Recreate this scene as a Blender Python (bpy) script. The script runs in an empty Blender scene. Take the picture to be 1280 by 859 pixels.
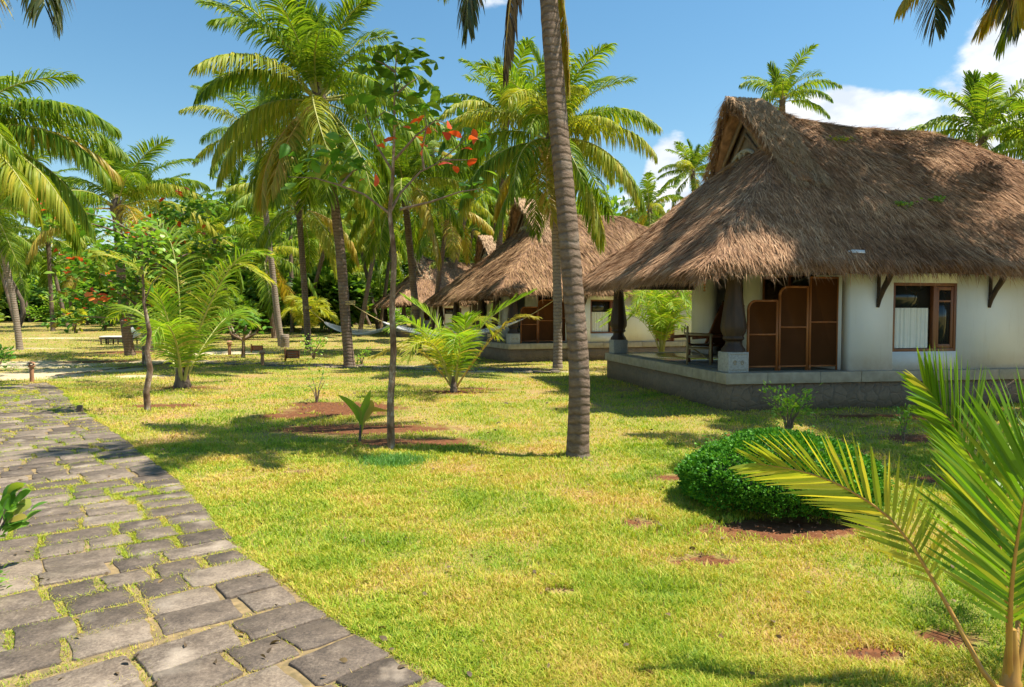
import bpy, math, random
import numpy as np
from mathutils import Vector, Matrix, Quaternion
R = math.radians
C = bpy.context.scene.collection
sc = bpy.context.scene

# ------------------------------------------------------------------ camera
F = 853.0; HOR = 395.0; CAMZ = 1.7
PITCH = math.atan((429.5 - HOR) / F)
cam_d = bpy.data.cameras.new('camera'); cam = bpy.data.objects.new('camera', cam_d); C.objects.link(cam)
cam_d.sensor_width = 36.0; cam_d.lens = F / 1280.0 * 36.0
cam_d.clip_start = 0.05; cam_d.clip_end = 3000
cam.location = (0, 0, CAMZ); cam.rotation_euler = (R(90) - PITCH, 0, 0)
sc.camera = cam

# ------------------------------------------------------------------ light
SUN_EL, SUN_AZ = 64.5, 3.0          # azimuth measured from +X towards +Y
sd = bpy.data.lights.new('sun', 'SUN'); so = bpy.data.objects.new('sun', sd); C.objects.link(so)
sd.energy = 5.0; sd.angle = R(0.5); sd.color = (1.0, 0.93, 0.80)
tosun = Vector((math.cos(R(SUN_EL)) * math.cos(R(SUN_AZ)), math.cos(R(SUN_EL)) * math.sin(R(SUN_AZ)), math.sin(R(SUN_EL))))
so.rotation_euler = tosun.to_track_quat('Z', 'Y').to_euler(); so.location = (20, 0, 30)
w = bpy.data.worlds.new('World'); sc.world = w; w.use_nodes = True
nt = w.node_tree; N = nt.nodes; Lk = nt.links; N.clear()
out = N.new('ShaderNodeOutputWorld'); bg = N.new('ShaderNodeBackground'); bg.inputs[1].default_value = 0.06
sky = N.new('ShaderNodeTexSky'); sky.sky_type = 'NISHITA'; sky.sun_disc = False
sky.sun_elevation = R(SUN_EL); sky.sun_rotation = R(90 - SUN_AZ); sky.air_density = 1.25; sky.dust_density = 0.35; sky.ozone_density = 2.2
hs = N.new('ShaderNodeHueSaturation'); hs.inputs['Saturation'].default_value = 1.22; hs.inputs['Value'].default_value = 1.42; hs.inputs['Hue'].default_value = .489
Lk.new(sky.outputs[0], hs.inputs['Color'])
# clouds: banks placed by direction, broken up by noise on the direction vector
tc = N.new('ShaderNodeTexCoord')
def vmath(op, a=None, b=None):
    n = N.new('ShaderNodeVectorMath'); n.operation = op
    for i, q in enumerate((a, b)):
        if q is None: continue
        if isinstance(q, (tuple, list)): n.inputs[i].default_value = q
        else: Lk.new(q, n.inputs[i])
    return n
def m2(op, a, b=0.0, clamp=False):
    n = N.new('ShaderNodeMath'); n.operation = op; n.use_clamp = clamp
    for i, q in enumerate((a, b)):
        if isinstance(q, (int, float)): n.inputs[i].default_value = q
        else: Lk.new(q, n.inputs[i])
    return n.outputs[0]
def raydir(px, py):
    d = Vector(((px - 640) / F, math.cos(PITCH) + (429.5 - py) / F * math.sin(PITCH), -math.sin(PITCH) + (429.5 - py) / F * math.cos(PITCH)))
    return d.normalized()
nz = N.new('ShaderNodeTexNoise'); nz.inputs['Scale'].default_value = 9.0; nz.inputs['Detail'].default_value = 9.0; nz.inputs['Roughness'].default_value = 0.55
mp = N.new('ShaderNodeMapping'); mp.inputs['Scale'].default_value = (1, 1, 1.9); Lk.new(tc.outputs['Generated'], mp.inputs[0]); Lk.new(mp.outputs[0], nz.inputs[0])
total = None
#            px   py   rx     rz   strength
for (px, py, rx, rz, st) in [(1040, 150, .09, .05, 1.3), (1110, 148, .08, .035, 1.3), (1165, 150, .06, .03, .9), (1285, 90, .085, .09, 1.05), (1240, 140, .10, .055, .95), (1400, 110, .2, .12, 1),
                             (838, 222, .04, .065, 1.4), (850, 200, .03, .03, .9), (800, 250, .06, .03, .6), (620, -6, .14, .018, .4), (1285, 170, .1, .05, 1), (1350, 40, .09, .05, .8),
                             (-700, 150, .3, .08, 1), (-1200, 200, .3, .1, 1), (2300, 150, .5, .12, 1)]:
    d = raydir(px, py)
    sub = vmath('SUBTRACT', tc.outputs['Generated'], tuple(d))
    right = Vector((d.y, -d.x, 0)).normalized(); up = right.cross(d).normalized()
    dx = vmath('DOT_PRODUCT', sub.outputs[0], tuple(right / rx)); dz = vmath('DOT_PRODUCT', sub.outputs[0], tuple(up / rz)); dd = vmath('DOT_PRODUCT', sub.outputs[0], tuple(d / .5))
    s = m2('ADD', m2('ADD', m2('MULTIPLY', dx.outputs['Value'], dx.outputs['Value']), m2('MULTIPLY', dz.outputs['Value'], dz.outputs['Value'])), m2('MULTIPLY', dd.outputs['Value'], dd.outputs['Value']))
    q = m2('MULTIPLY', m2('SUBTRACT', 1.25, s, True), st)
    total = q if total is None else m2('MAXIMUM', total, q)
dens = m2('ADD', total, m2('MULTIPLY', m2('SUBTRACT', nz.outputs[0], 0.5), 2.6))
mr = N.new('ShaderNodeMapRange'); mr.interpolation_type = 'SMOOTHSTEP'; mr.inputs[1].default_value = 0.5; mr.inputs[2].default_value = 0.95; Lk.new(dens, mr.inputs[0])
# only where a bank is
fac = m2('MULTIPLY', mr.outputs[0], m2('MULTIPLY', total, 3.0, True))
nz2 = N.new('ShaderNodeTexNoise'); nz2.inputs['Scale'].default_value = 16.0; nz2.inputs['Detail'].default_value = 5.0; Lk.new(mp.outputs[0], nz2.inputs[0])
cc = N.new('ShaderNodeMix'); cc.data_type = 'RGBA'; cc.inputs[6].default_value = (7.4, 8.2, 9.2, 1); cc.inputs[7].default_value = (11.2, 11.3, 11.4, 1)
mr2 = N.new('ShaderNodeMapRange'); mr2.inputs[1].default_value = 0.35; mr2.inputs[2].default_value = 0.6; Lk.new(nz2.outputs[0], mr2.inputs[0]); Lk.new(mr2.outputs[0], cc.inputs[0])
mx = N.new('ShaderNodeMix'); mx.data_type = 'RGBA'; Lk.new(fac, mx.inputs[0]); Lk.new(hs.outputs[0], mx.inputs[6]); Lk.new(cc.outputs[2], mx.inputs[7])
Lk.new(mx.outputs[2], bg.inputs[0]); Lk.new(bg.outputs[0], out.inputs[0])
sc.view_settings.view_transform = 'Standard'; sc.view_settings.look = 'None'; sc.view_settings.gamma = 1; sc.view_settings.exposure = 0.87
sc.cycles.max_bounces = 5; sc.cycles.diffuse_bounces = 2; sc.cycles.transparent_max_bounces = 4; sc.cycles.transmission_bounces = 4; sc.cycles.glossy_bounces = 2
sc.cycles.use_denoising = True; sc.cycles.use_adaptive_sampling = True; sc.cycles.adaptive_threshold = .02

# ------------------------------------------------------------------ helpers
def G(px, py):
    """ground point seen at this place of the photograph, on flat ground"""
    d = raydir(px, py); k = -CAMZ / d.z
    return Vector((d.x * k, d.y * k, 0))
def P(px, py, Y):
    d = raydir(px, py); k = Y / d.y
    return Vector((d.x * k, Y, CAMZ + d.z * k))
def sm(x, a, b):
    t = np.clip((x - a) / (b - a), 0, 1); return t * t * (3 - 2 * t)
def gz(x, y):
    return 1.35 * sm(np.asarray(y, float), 34, 105) * (1 - sm(np.asarray(x, float), -18, 2))
_lat = {}
def vn(x, y, s, seed):
    if seed not in _lat: _lat[seed] = np.random.default_rng(seed).random((64, 64))
    L = _lat[seed]; X = np.asarray(x) / s; Y = np.asarray(y) / s
    xi = np.floor(X).astype(int); yi = np.floor(Y).astype(int); fx = X - xi; fy = Y - yi
    fx = fx * fx * (3 - 2 * fx); fy = fy * fy * (3 - 2 * fy)
    g = lambda i, j: L[i % 64, j % 64]
    return (g(xi, yi) * (1 - fx) + g(xi + 1, yi) * fx) * (1 - fy) + (g(xi, yi + 1) * (1 - fx) + g(xi + 1, yi + 1) * fx) * fy - 0.5
def tag(o, label=None, cat=None, group=None, kind=None):
    if label: o['label'] = label
    if cat: o['category'] = cat
    if group: o['group'] = group
    if kind: o['kind'] = kind
    return o
def thing(name, label, cat, loc=(0, 0, 0), rz=0, group=None):
    o = bpy.data.objects.new(name, None); C.objects.link(o); o.location = loc; o.rotation_euler = (0, 0, rz); o.empty_display_size = .2
    return tag(o, label, cat, group)

class MB:
    """collects vertices and faces (several material slots) and links them as one mesh object"""
    def __init__(s): s.V = []; s.Fq = []; s.M = []; s.n = 0
    def add(s, V, Fs, m=0):
        V = np.asarray(V, float).reshape(-1, 3); s.V.append(V)
        Fs = [np.asarray(Fs, int)] if isinstance(Fs, np.ndarray) else [np.asarray(f, int).reshape(1, -1) for f in Fs]
        for f in Fs: s.Fq.append(f + s.n); s.M.append(np.full(len(f), m, int))
        s.n += len(V)
    def box(s, x0, x1, y0, y1, z0, z1, m=0, rot=None, org=(0, 0, 0), jit=0):
        v = np.array([(x0, y0, z0), (x1, y0, z0), (x1, y1, z0), (x0, y1, z0), (x0, y0, z1), (x1, y0, z1), (x1, y1, z1), (x0, y1, z1)], float)
        if rot is not None: v = v @ np.array(rot.to_3x3()).T + np.array(org)
        s.add(v, np.array([(0, 3, 2, 1), (4, 5, 6, 7), (0, 1, 5, 4), (1, 2, 6, 5), (2, 3, 7, 6), (3, 0, 4, 7)]), m)
    def bar(s, a, b, wd, dp=None, m=0):
        a = Vector(a); b = Vector(b); d = b - a; q = d.to_track_quat('Z', 'X').to_matrix(); dp = dp or wd
        s.box(-wd / 2, wd / 2, -dp / 2, dp / 2, 0, d.length, m, q, a)
    def tube(s, pts, rad, sides=8, m=0, cap=True, phase=0):
        pts = np.asarray([tuple(p) for p in pts], float); n = len(pts)
        rad = np.full(n, rad, float) if np.isscalar(rad) else np.asarray(rad, float)
        T = np.gradient(pts, axis=0) if n > 2 else np.repeat((pts[-1:] - pts[:1]), n, 0)
        T /= np.linalg.norm(T, axis=1)[:, None] + 1e-9
        ref = np.array((1.0, 0, 0)) if abs(T[:, 2]).mean() > .6 else np.array((0, 0, 1.0))
        A = np.cross(T, ref); A /= np.linalg.norm(A, axis=1)[:, None] + 1e-9; B = np.cross(T, A)
        th = np.linspace(0, 2 * np.pi, sides, endpoint=False) + phase
        rr = rad[:, None] if rad.ndim == 1 else rad
        V = pts[:, None] + rr[..., None] * (np.cos(th)[None, :, None] * A[:, None] + np.sin(th)[None, :, None] * B[:, None])
        i, j = np.meshgrid(np.arange(n - 1), np.arange(sides), indexing='ij'); j2 = (j + 1) % sides
        Fs = np.stack([i * sides + j, i * sides + j2, (i + 1) * sides + j2, (i + 1) * sides + j], -1).reshape(-1, 4)
        s.add(V.reshape(-1, 3), Fs[:, ::-1], m)
        if cap: s.add(V[-1], [list(range(sides))[::-1]], m); s.add(V[0], [list(range(sides))], m)
    def lathe(s, prof, sides=16, org=(0, 0, 0), m=0, square=0.0, phase=0):
        th = np.linspace(0, 2 * np.pi, sides, endpoint=False) + phase
        V = []
        for (r, z) in prof:
            V.append(np.stack([r * np.cos(th) + org[0], r * np.sin(th) + org[1], np.full(sides, z + org[2])], -1))
        n = len(prof); i, j = np.meshgrid(np.arange(n - 1), np.arange(sides), indexing='ij'); j2 = (j + 1) % sides
        Fs = np.stack([i * sides + j, i * sides + j2, (i + 1) * sides + j2, (i + 1) * sides + j], -1).reshape(-1, 4)
        s.add(np.concatenate(V), Fs, m); s.add(V[-1], [list(range(sides))], m); s.add(V[0], [list(range(sides))[::-1]], m)
    def strips(s, Pk, Wk, m=0):
        """Pk: n x k x 3 centre points, Wk: n x k x 3 half width vectors"""
        n, k, _ = Pk.shape
        V = np.stack([Pk - Wk, Pk + Wk], 2).reshape(-1, 3)
        b = (np.arange(n) * k * 2)[:, None]; j = np.arange(k - 1)[None] * 2
        Fs = np.stack([b + j, b + j + 1, b + j + 3, b + j + 2], -1).reshape(-1, 4)
        s.add(V, Fs, m)
    def tris(s, A, B, D, m=0):
        n = len(A); V = np.stack([A, B, D], 1).reshape(-1, 3); s.add(V, np.arange(n * 3).reshape(-1, 3), m)
    def mesh(s, name, mats, smooth=False):
        me = bpy.data.meshes.new(name); V = np.concatenate(s.V)
        me.vertices.add(len(V)); me.vertices.foreach_set('co', V.ravel().astype(np.float32))
        sizes = np.concatenate([np.full(len(f), f.shape[1]) for f in s.Fq]); loops = np.concatenate([f.ravel() for f in s.Fq])
        me.loops.add(len(loops)); me.loops.foreach_set('vertex_index', loops.astype(np.int32))
        st = np.concatenate([[0], np.cumsum(sizes)[:-1]]); me.polygons.add(len(sizes))
        me.polygons.foreach_set('loop_start', st.astype(np.int32)); me.polygons.foreach_set('loop_total', sizes.astype(np.int32))
        me.polygons.foreach_set('material_index', np.concatenate(s.M).astype(np.int32))
        if smooth: me.polygons.foreach_set('use_smooth', np.ones(len(sizes), bool))
        for mm in (mats if isinstance(mats, (list, tuple)) else [mats]): me.materials.append(mm)
        me.update(calc_edges=True); return me
    def build(s, name, mats, parent=None, smooth=False, bevel=0):
        o = bpy.data.objects.new(name, s.mesh(name, mats, smooth)); C.objects.link(o); o.parent = parent
        if bevel:
            b = o.modifiers.new('bevel', 'BEVEL'); b.width = bevel; b.segments = 2; b.limit_method = 'ANGLE'
        return o
def cat(ctrl, n):
    c = np.asarray([tuple(p) for p in ctrl], float); c = np.concatenate([[2 * c[0] - c[1]], c, [2 * c[-1] - c[-2]]])
    t = np.linspace(0, len(c) - 3 - 1e-6, n); i = t.astype(int); f = (t - i)[:, None]
    a, b, d, e = c[i], c[i + 1], c[i + 2], c[i + 3]
    return .5 * ((2 * b) + (-a + d) * f + (2 * a - 5 * b + 4 * d - e) * f ** 2 + (-a + 3 * b - 3 * d + e) * f ** 3)

# ------------------------------------------------------------------ materials
def mat(name):
    m = bpy.data.materials.new(name); m.use_nodes = True; t = m.node_tree; t.nodes.clear()
    o = t.nodes.new('ShaderNodeOutputMaterial'); p = t.nodes.new('ShaderNodeBsdfPrincipled'); t.links.new(p.outputs[0], o.inputs[0])
    return m, t, p, o
def ramp(t, cols):
    r = t.nodes.new('ShaderNodeValToRGB'); e = r.color_ramp.elements
    while len(e) < len(cols): e.new(.5)
    for k, (pos, c) in enumerate(cols): e[k].position = pos; e[k].color = (*c, 1)
    return r
def noise(t, scale, detail=5, rough=.55, coord='Object', vec=None, stretch=None):
    n = t.nodes.new('ShaderNodeTexNoise'); n.inputs['Scale'].default_value = scale; n.inputs['Detail'].default_value = detail; n.inputs['Roughness'].default_value = rough
    if vec is None:
        c = t.nodes.new('ShaderNodeTexCoord'); vec = c.outputs[coord]
    if stretch:
        mp = t.nodes.new('ShaderNodeMapping'); mp.inputs['Scale'].default_value = stretch; t.links.new(vec, mp.inputs[0]); vec = mp.outputs[0]
    t.links.new(vec, n.inputs[0]); return n
def bump(t, p, h, strength=.4, dist=.02):
    b = t.nodes.new('ShaderNodeBump'); b.inputs['Strength'].default_value = strength; b.inputs['Distance'].default_value = dist
    t.links.new(h, b.inputs['Height']); t.links.new(b.outputs[0], p.inputs['Normal']); return b
def mixc(t, f, a, b, mode='MIX'):
    n = t.nodes.new('ShaderNodeMix'); n.data_type = 'RGBA'; n.blend_type = mode
    for i, q in ((0, f), (6, a), (7, b)):
        if isinstance(q, (int, float)): n.inputs[i].default_value = q
        elif isinstance(q, tuple): n.inputs[i].default_value = (*q, 1)
        else: t.links.new(q, n.inputs[i])
    return n.outputs[2]
def mth(t, op, a, b=0.0, clamp=False):
    n = t.nodes.new('ShaderNodeMath'); n.operation = op; n.use_clamp = clamp
    for i, q in enumerate((a, b)):
        if isinstance(q, (int, float)): n.inputs[i].default_value = q
        else: t.links.new(q, n.inputs[i])
    return n.outputs[0]
def simple(name, c1, c2, scale=6, rough=.8, bs=.3, bd=.01, stretch=None, detail=6, coord='Object'):
    m, t, p, o = mat(name); n = noise(t, scale, detail, stretch=stretch, coord=coord)
    r = ramp(t, [(.3, c1), (.7, c2)]); t.links.new(n.outputs[0], r.inputs[0]); t.links.new(r.outputs[0], p.inputs['Base Color'])
    p.inputs['Roughness'].default_value = rough
    if bs: bump(t, p, n.outputs[0], bs, bd)
    return m
def leafmat(name, cols, trans=.35, rough=.42, spec=.4, tcol=None, pscale=None):
    m, t, p, o = mat(name); g = t.nodes.new('ShaderNodeNewGeometry'); r = ramp(t, cols)
    v = g.outputs['Random Per Island']
    if pscale:
        n = noise(t, pscale, 3, vec=g.outputs['Position']); v = mth(t, 'ADD', mth(t, 'MULTIPLY', v, .45), mth(t, 'MULTIPLY', mth(t, 'SUBTRACT', n.outputs[0], .29), 1.35), True)
    t.links.new(v, r.inputs[0]); t.links.new(r.outputs[0], p.inputs['Base Color']); p.inputs['Roughness'].default_value = rough
    p.inputs['Specular IOR Level'].default_value = spec
    tr = t.nodes.new('ShaderNodeBsdfTranslucent'); k = mixc(t, 1.0, r.outputs[0], tcol or (1.6, 1.5, .5), 'MULTIPLY'); t.links.new(k, tr.inputs[0])
    ms = t.nodes.new('ShaderNodeMixShader'); ms.inputs[0].default_value = trans
    t.links.new(p.outputs[0], ms.inputs[1]); t.links.new(tr.outputs[0], ms.inputs[2]); t.links.new(ms.outputs[0], o.inputs[0])
    return m
MT = {}
MT['palm'] = leafmat('palm_green', [(0, (.07, .15, .012)), (.5, (.16, .27, .022)), (1, (.32, .39, .04))], .42, .5, .2)
MT['palm_yel'] = leafmat('palm_yellow_green', [(0, (.19, .27, .03)), (.5, (.33, .38, .045)), (1, (.50, .45, .07))], .42, .5, .2)
MT['palm_old'] = leafmat('palm_golden', [(0, (.28, .28, .035)), (.6, (.44, .37, .05)), (1, (.42, .26, .05))], .35, .5)
MT['palm_young'] = leafmat('palm_fresh', [(0, (.13, .27, .02)), (.5, (.22, .38, .03)), (.85, (.34, .44, .05)), (1, (.48, .40, .10))], .42, .5, .2)
MT['palm_near'] = leafmat('palm_near_green', [(0, (.07, .17, .012)), (.5, (.14, .29, .018)), (.85, (.26, .38, .03)), (1, (.42, .38, .06))], .4, .42, .25)
MT['palm_dead'] = leafmat('palm_dead', [(0, (.10, .07, .045)), (.6, (.16, .11, .06)), (1, (.3, .2, .08))], .2, .7)
MT['palm_dark'] = leafmat('palm_dark_olive', [(0, (.04, .06, .02)), (.6, (.08, .11, .035)), (.9, (.14, .12, .05)), (1, (.22, .12, .05))], .3, .45)  # dark olive to brown leaf colours, for some hanging fronds
MT['rachis'] = simple('frond_midrib', (.30, .33, .08), (.45, .42, .12), 5, .5, 0)
MT['rachis_old'] = simple('frond_midrib_golden', (.45, .32, .06), (.5, .28, .07), 5, .5, 0)
MT['stem_orange'] = simple('frond_stem_orange', (.35, .17, .04), (.45, .27, .06), 8, .45, 0)
MT['coconut'] = simple('coconut_husk', (.40, .30, .08), (.55, .34, .10), 5, .5, .1)
MT['shrub'] = leafmat('shrub_leaf', [(0, (.04, .13, .015)), (.6, (.09, .24, .03)), (1, (.16, .34, .04))], .3, .5, .2)
MT['topiary'] = leafmat('topiary_leaf', [(0, (.03, .12, .01)), (.6, (.07, .24, .02)), (1, (.17, .38, .04))], .25, .5, .15)
MT['fresh'] = leafmat('fresh_leaf', [(0, (.12, .27, .03)), (.6, (.22, .40, .05)), (1, (.34, .48, .08))], .4, .4)
MT['almond'] = leafmat('almond_leaf', [(0, (.06, .16, .02)), (.5, (.11, .27, .03)), (.9, (.22, .36, .05)), (1, (.3, .2, .05))], .4, .5, .2)
MT['almond_dark'] = leafmat('almond_dark_leaf', [(0, (.05, .12, .012)), (.6, (.10, .20, .02)), (1, (.2, .3, .03))], .3, .5, .2)
MT['red'] = leafmat('red_leaf', [(0, (.55, .06, .02)), (.6, (.7, .12, .03)), (1, (.7, .25, .04))], .35, .4, .4, (1.5, 1.0, .6))
MT['bgleaf'] = leafmat('far_leaf', [(0, (.05, .12, .02)), (.6, (.12, .25, .035)), (1, (.24, .36, .06))], .45, .5)
MT['bgleaf2'] = leafmat('far_leaf_pale', [(0, (.11, .2, .03)), (.6, (.22, .35, .05)), (1, (.36, .45, .08))], .45, .5)
MT['grass'] = leafmat('grass_blade', [(0, (.10, .18, .02)), (.28, (.23, .37, .02)), (.48, (.41, .47, .035)), (.66, (.60, .49, .085)), (.85, (.62, .42, .15)), (1, (.38, .19, .08))], .3, .55, .3, (1.3, 1.3, .5), pscale=.9)
MT['grass_cool'] = leafmat('grass_cool', [(0, (.06, .18, .03)), (.6, (.14, .33, .07)), (1, (.26, .44, .10))], .3, .5)
m, t, p, o = mat('sapling_bark'); n = noise(t, 11, 8, .7, stretch=(1, 1, .5)); n2 = noise(t, 5, 4); rr_ = ramp(t, [(.40, (.11, .065, .04)), (.52, (.24, .17, .115)), (.62, (.50, .44, .36))]); t.links.new(mth(t, 'ADD', mth(t, 'MULTIPLY', n.outputs[0], .6), mth(t, 'MULTIPLY', n2.outputs[0], .4)), rr_.inputs[0]); t.links.new(rr_.outputs[0], p.inputs['Base Color']); p.inputs['Roughness'].default_value = .9; p.inputs['Specular IOR Level'].default_value = .1; bump(t, p, n.outputs[0], .8, .012); MT['bark_thin'] = m
MT['bark_dark'] = simple('dark_bark', (.06, .04, .03), (.2, .15, .11), 14, .9, .6, .02, (1, 1, .4))
MT['branch'] = simple('branch_bark', (.12, .075, .05), (.3, .22, .16), 15, .8, .3)
MT['white'] = simple('whitewash', (.66, .71, .75), (.76, .80, .82), 1.6, .85, .12, .01)
MT['wood'] = simple('brown_wood', (.26, .085, .022), (.38, .14, .035), 7, .5, .2, .004, (1, 1, .12))
MT['wood_dark'] = simple('dark_wood', (.02, .011, .007), (.06, .032, .018), 8, .6, .2, .005, (1, 1, .15))
MT['frame'] = simple('window_wood', (.12, .04, .018), (.22, .08, .03), 9, .45, .2, .003, (1, 1, .1))
MT['granite'] = simple('granite_block', (.24, .25, .25), (.42, .43, .42), 30, .6, .2, .004)
MT['coping'] = simple('coping_stone', (.25, .22, .16), (.42, .37, .28), 5, .7, .15, .005)
MT['floor'] = simple('polished_floor', (.10, .10, .09), (.17, .16, .14), 3, .18, .03, .002)
MT['fabric'] = simple('black_sling', (.015, .015, .018), (.03, .03, .03), 30, .9, .1)
MT['bamboo'] = simple('chair_wood', (.22, .17, .09), (.36, .28, .14), 12, .5, .1, .003)
MT['rope'] = simple('rope', (.5, .38, .14), (.62, .48, .2), 40, .9, .2)
MT['net'] = leafmat('hammock_cord', [(0, (.8, .8, .78)), (1, (.88, .88, .86))], .45, .9, .2, (1, 1, 1))
MT['cushion'] = simple('white_cushion', (.8, .8, .78), (.86, .86, .84), 6, .9, .1)
MT['clay'] = simple('terracotta', (.28, .13, .07), (.42, .22, .12), 12, .8, .3)
MT['sign'] = simple('sign_board', (.24, .07, .02), (.33, .11, .035), 10, .5, .2)
MT['gablewood'] = simple('gable_board', (.15, .10, .055), (.27, .19, .11), 14, .8, .4, .01, (1, 1, .1))
MT['carved'] = simple('carved_trim', (.26, .24, .19), (.38, .35, .28), 14, .8, .2)
MT['concrete'] = simple('concrete', (.45, .44, .41), (.6, .58, .54), 4, .9, .2)
MT['metal'] = simple('scrap', (.6, .62, .65), (.8, .8, .82), 9, .4, .1)
# cane weave
m, t, p, o = mat('cane_weave'); wv = t.nodes.new('ShaderNodeTexChecker'); wv.inputs['Scale'].default_value = 60; cN = t.nodes.new('ShaderNodeTexCoord'); t.links.new(cN.outputs['Object'], wv.inputs[0])
n = noise(t, 3); t.links.new(mixc(t, .5, mixc(t, wv.outputs[1], (.05, .018, .006), (.10, .038, .012)), mixc(t, n.outputs[0], (.045, .017, .006), (.13, .05, .016))), p.inputs['Base Color']); p.inputs['Roughness'].default_value = .6; p.inputs['Specular IOR Level'].default_value = .05; MT['cane'] = m
# curtain
m, t, p, o = mat('curtain'); n = noise(t, 4); t.links.new(mixc(t, n.outputs[0], (.62, .65, .6), (.82, .84, .8)), p.inputs['Base Color']); p.inputs['Roughness'].default_value = .9; MT['curtain'] = m
m, t, p, o = mat('whitewash_wall'); co = t.nodes.new('ShaderNodeTexCoord'); sx = t.nodes.new('ShaderNodeSeparateXYZ'); t.links.new(co.outputs['Object'], sx.inputs[0]); n1 = noise(t, 1.4, 5, vec=co.outputs['Object']); n2 = noise(t, 3.0, 6, .7, vec=co.outputs['Object'], stretch=(3.5, 3.5, .35)); n3 = noise(t, 9, 6, .7, vec=co.outputs['Object'])
base = mixc(t, n1.outputs[0], (.66, .71, .75), (.78, .81, .82)); k1 = t.nodes.new('ShaderNodeMapRange'); k1.inputs[1].default_value = .68; k1.inputs[2].default_value = 1.05; k1.inputs[3].default_value = 1; k1.inputs[4].default_value = 0; t.links.new(sx.outputs[2], k1.inputs[0])
st1 = mth(t, 'MULTIPLY', mth(t, 'MULTIPLY', k1.outputs[0], n3.outputs[0]), .75, True); st2 = mth(t, 'MULTIPLY', mth(t, 'SUBTRACT', n2.outputs[0], .56, True), 1.0, True)
c = mixc(t, st1, base, (.38, .27, .18)); c = mixc(t, st2, c, (.42, .40, .34)); t.links.new(c, p.inputs['Base Color']); p.inputs['Roughness'].default_value = .9; p.inputs['Specular IOR Level'].default_value = .1; bump(t, p, n3.outputs[0], .15, .01); MT['white'] = m
# glass
m, t, p, o = mat('window_glass'); p.inputs['Base Color'].default_value = (.02, .025, .025, 1); p.inputs['Roughness'].default_value = .04; p.inputs['Specular IOR Level'].default_value = .6; MT['glass'] = m
# palm trunk: rings and lichen
def trunkmat(name, a, b, ringscale=9, lich=.55):
    m, t, p, o = mat(name); co = t.nodes.new('ShaderNodeTexCoord'); n0 = noise(t, 5, 6, vec=co.outputs['Object'], stretch=(1, 1, .6)); n1 = noise(t, 24, 8, .7, vec=co.outputs['Object'], stretch=(.6, .6, 1.3)); n2 = noise(t, 2.2, 4, vec=co.outputs['Object'])
    sx = t.nodes.new('ShaderNodeSeparateXYZ'); t.links.new(co.outputs['Object'], sx.inputs[0])
    ph = mth(t, 'ADD', mth(t, 'MULTIPLY', sx.outputs[2], ringscale * 6.283), mth(t, 'MULTIPLY', n0.outputs[0], 9.0)); ring = mth(t, 'POWER', mth(t, 'ADD', mth(t, 'MULTIPLY', mth(t, 'SINE', ph), .5), .5), 3.0)
    r = ramp(t, [(.25, a), (.75, b)]); t.links.new(n1.outputs[0], r.inputs[0])
    c = mixc(t, mth(t, 'MULTIPLY', ring, .4), r.outputs[0], tuple(x * .4 for x in a))
    gt = ramp(t, [(lich, (0, 0, 0)), (lich + .12, (1, 1, 1))]); t.links.new(n2.outputs[0], gt.inputs[0])
    c = mixc(t, mth(t, 'MULTIPLY', gt.outputs[0], .35), c, (.30, .28, .24)); t.links.new(c, p.inputs['Base Color']); p.inputs['Roughness'].default_value = .9; p.inputs['Specular IOR Level'].default_value = .2
    bump(t, p, mth(t, 'SUBTRACT', n1.outputs[0], mth(t, 'MULTIPLY', ring, .8)), .7, .02); return m
MT['trunk'] = trunkmat('palm_trunk', (.11, .072, .05), (.28, .205, .145))
MT['trunk_pale'] = trunkmat('palm_trunk_pale', (.2, .15, .11), (.38, .31, .24))
# thatch
def thatch(name, dark, mid, light):
    m, t, p, o = mat(name); g = t.nodes.new('ShaderNodeNewGeometry'); r = ramp(t, [(0, dark), (.45, mid), (1, light)])
    n = noise(t, .55, 5, .6, vec=g.outputs['Position']); n2 = noise(t, 3.5, 5, .6, vec=g.outputs['Position'])
    v = mth(t, 'ADD', mth(t, 'MULTIPLY', g.outputs['Random Per Island'], .55), mth(t, 'ADD', mth(t, 'MULTIPLY', mth(t, 'SUBTRACT', n.outputs[0], .5), 1.3), mth(t, 'MULTIPLY', mth(t, 'SUBTRACT', n2.outputs[0], .5), .7)))
    v = mth(t, 'ADD', v, .14, True); t.links.new(v, r.inputs[0]); t.links.new(r.outputs[0], p.inputs['Base Color']); p.inputs['Roughness'].default_value = .75; p.inputs['Specular IOR Level'].default_value = .03
    return m
MT['thatch'] = thatch('thatch_straw', (.13, .065, .036), (.44, .26, .15), (.78, .53, .33))
MT['thatch_ridge'] = thatch('thatch_ridge_straw', (.24, .15, .085), (.52, .35, .21), (.74, .54, .34))
MT['thatch_base'] = simple('thatch_mat', (.10, .05, .026), (.33, .18, .095), 6, .9, .6, .05, None, 10)
MT['thatch_gold'] = thatch('thatch_straw_golden', (.13, .07, .035), (.36, .215, .115), (.62, .42, .23))
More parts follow.
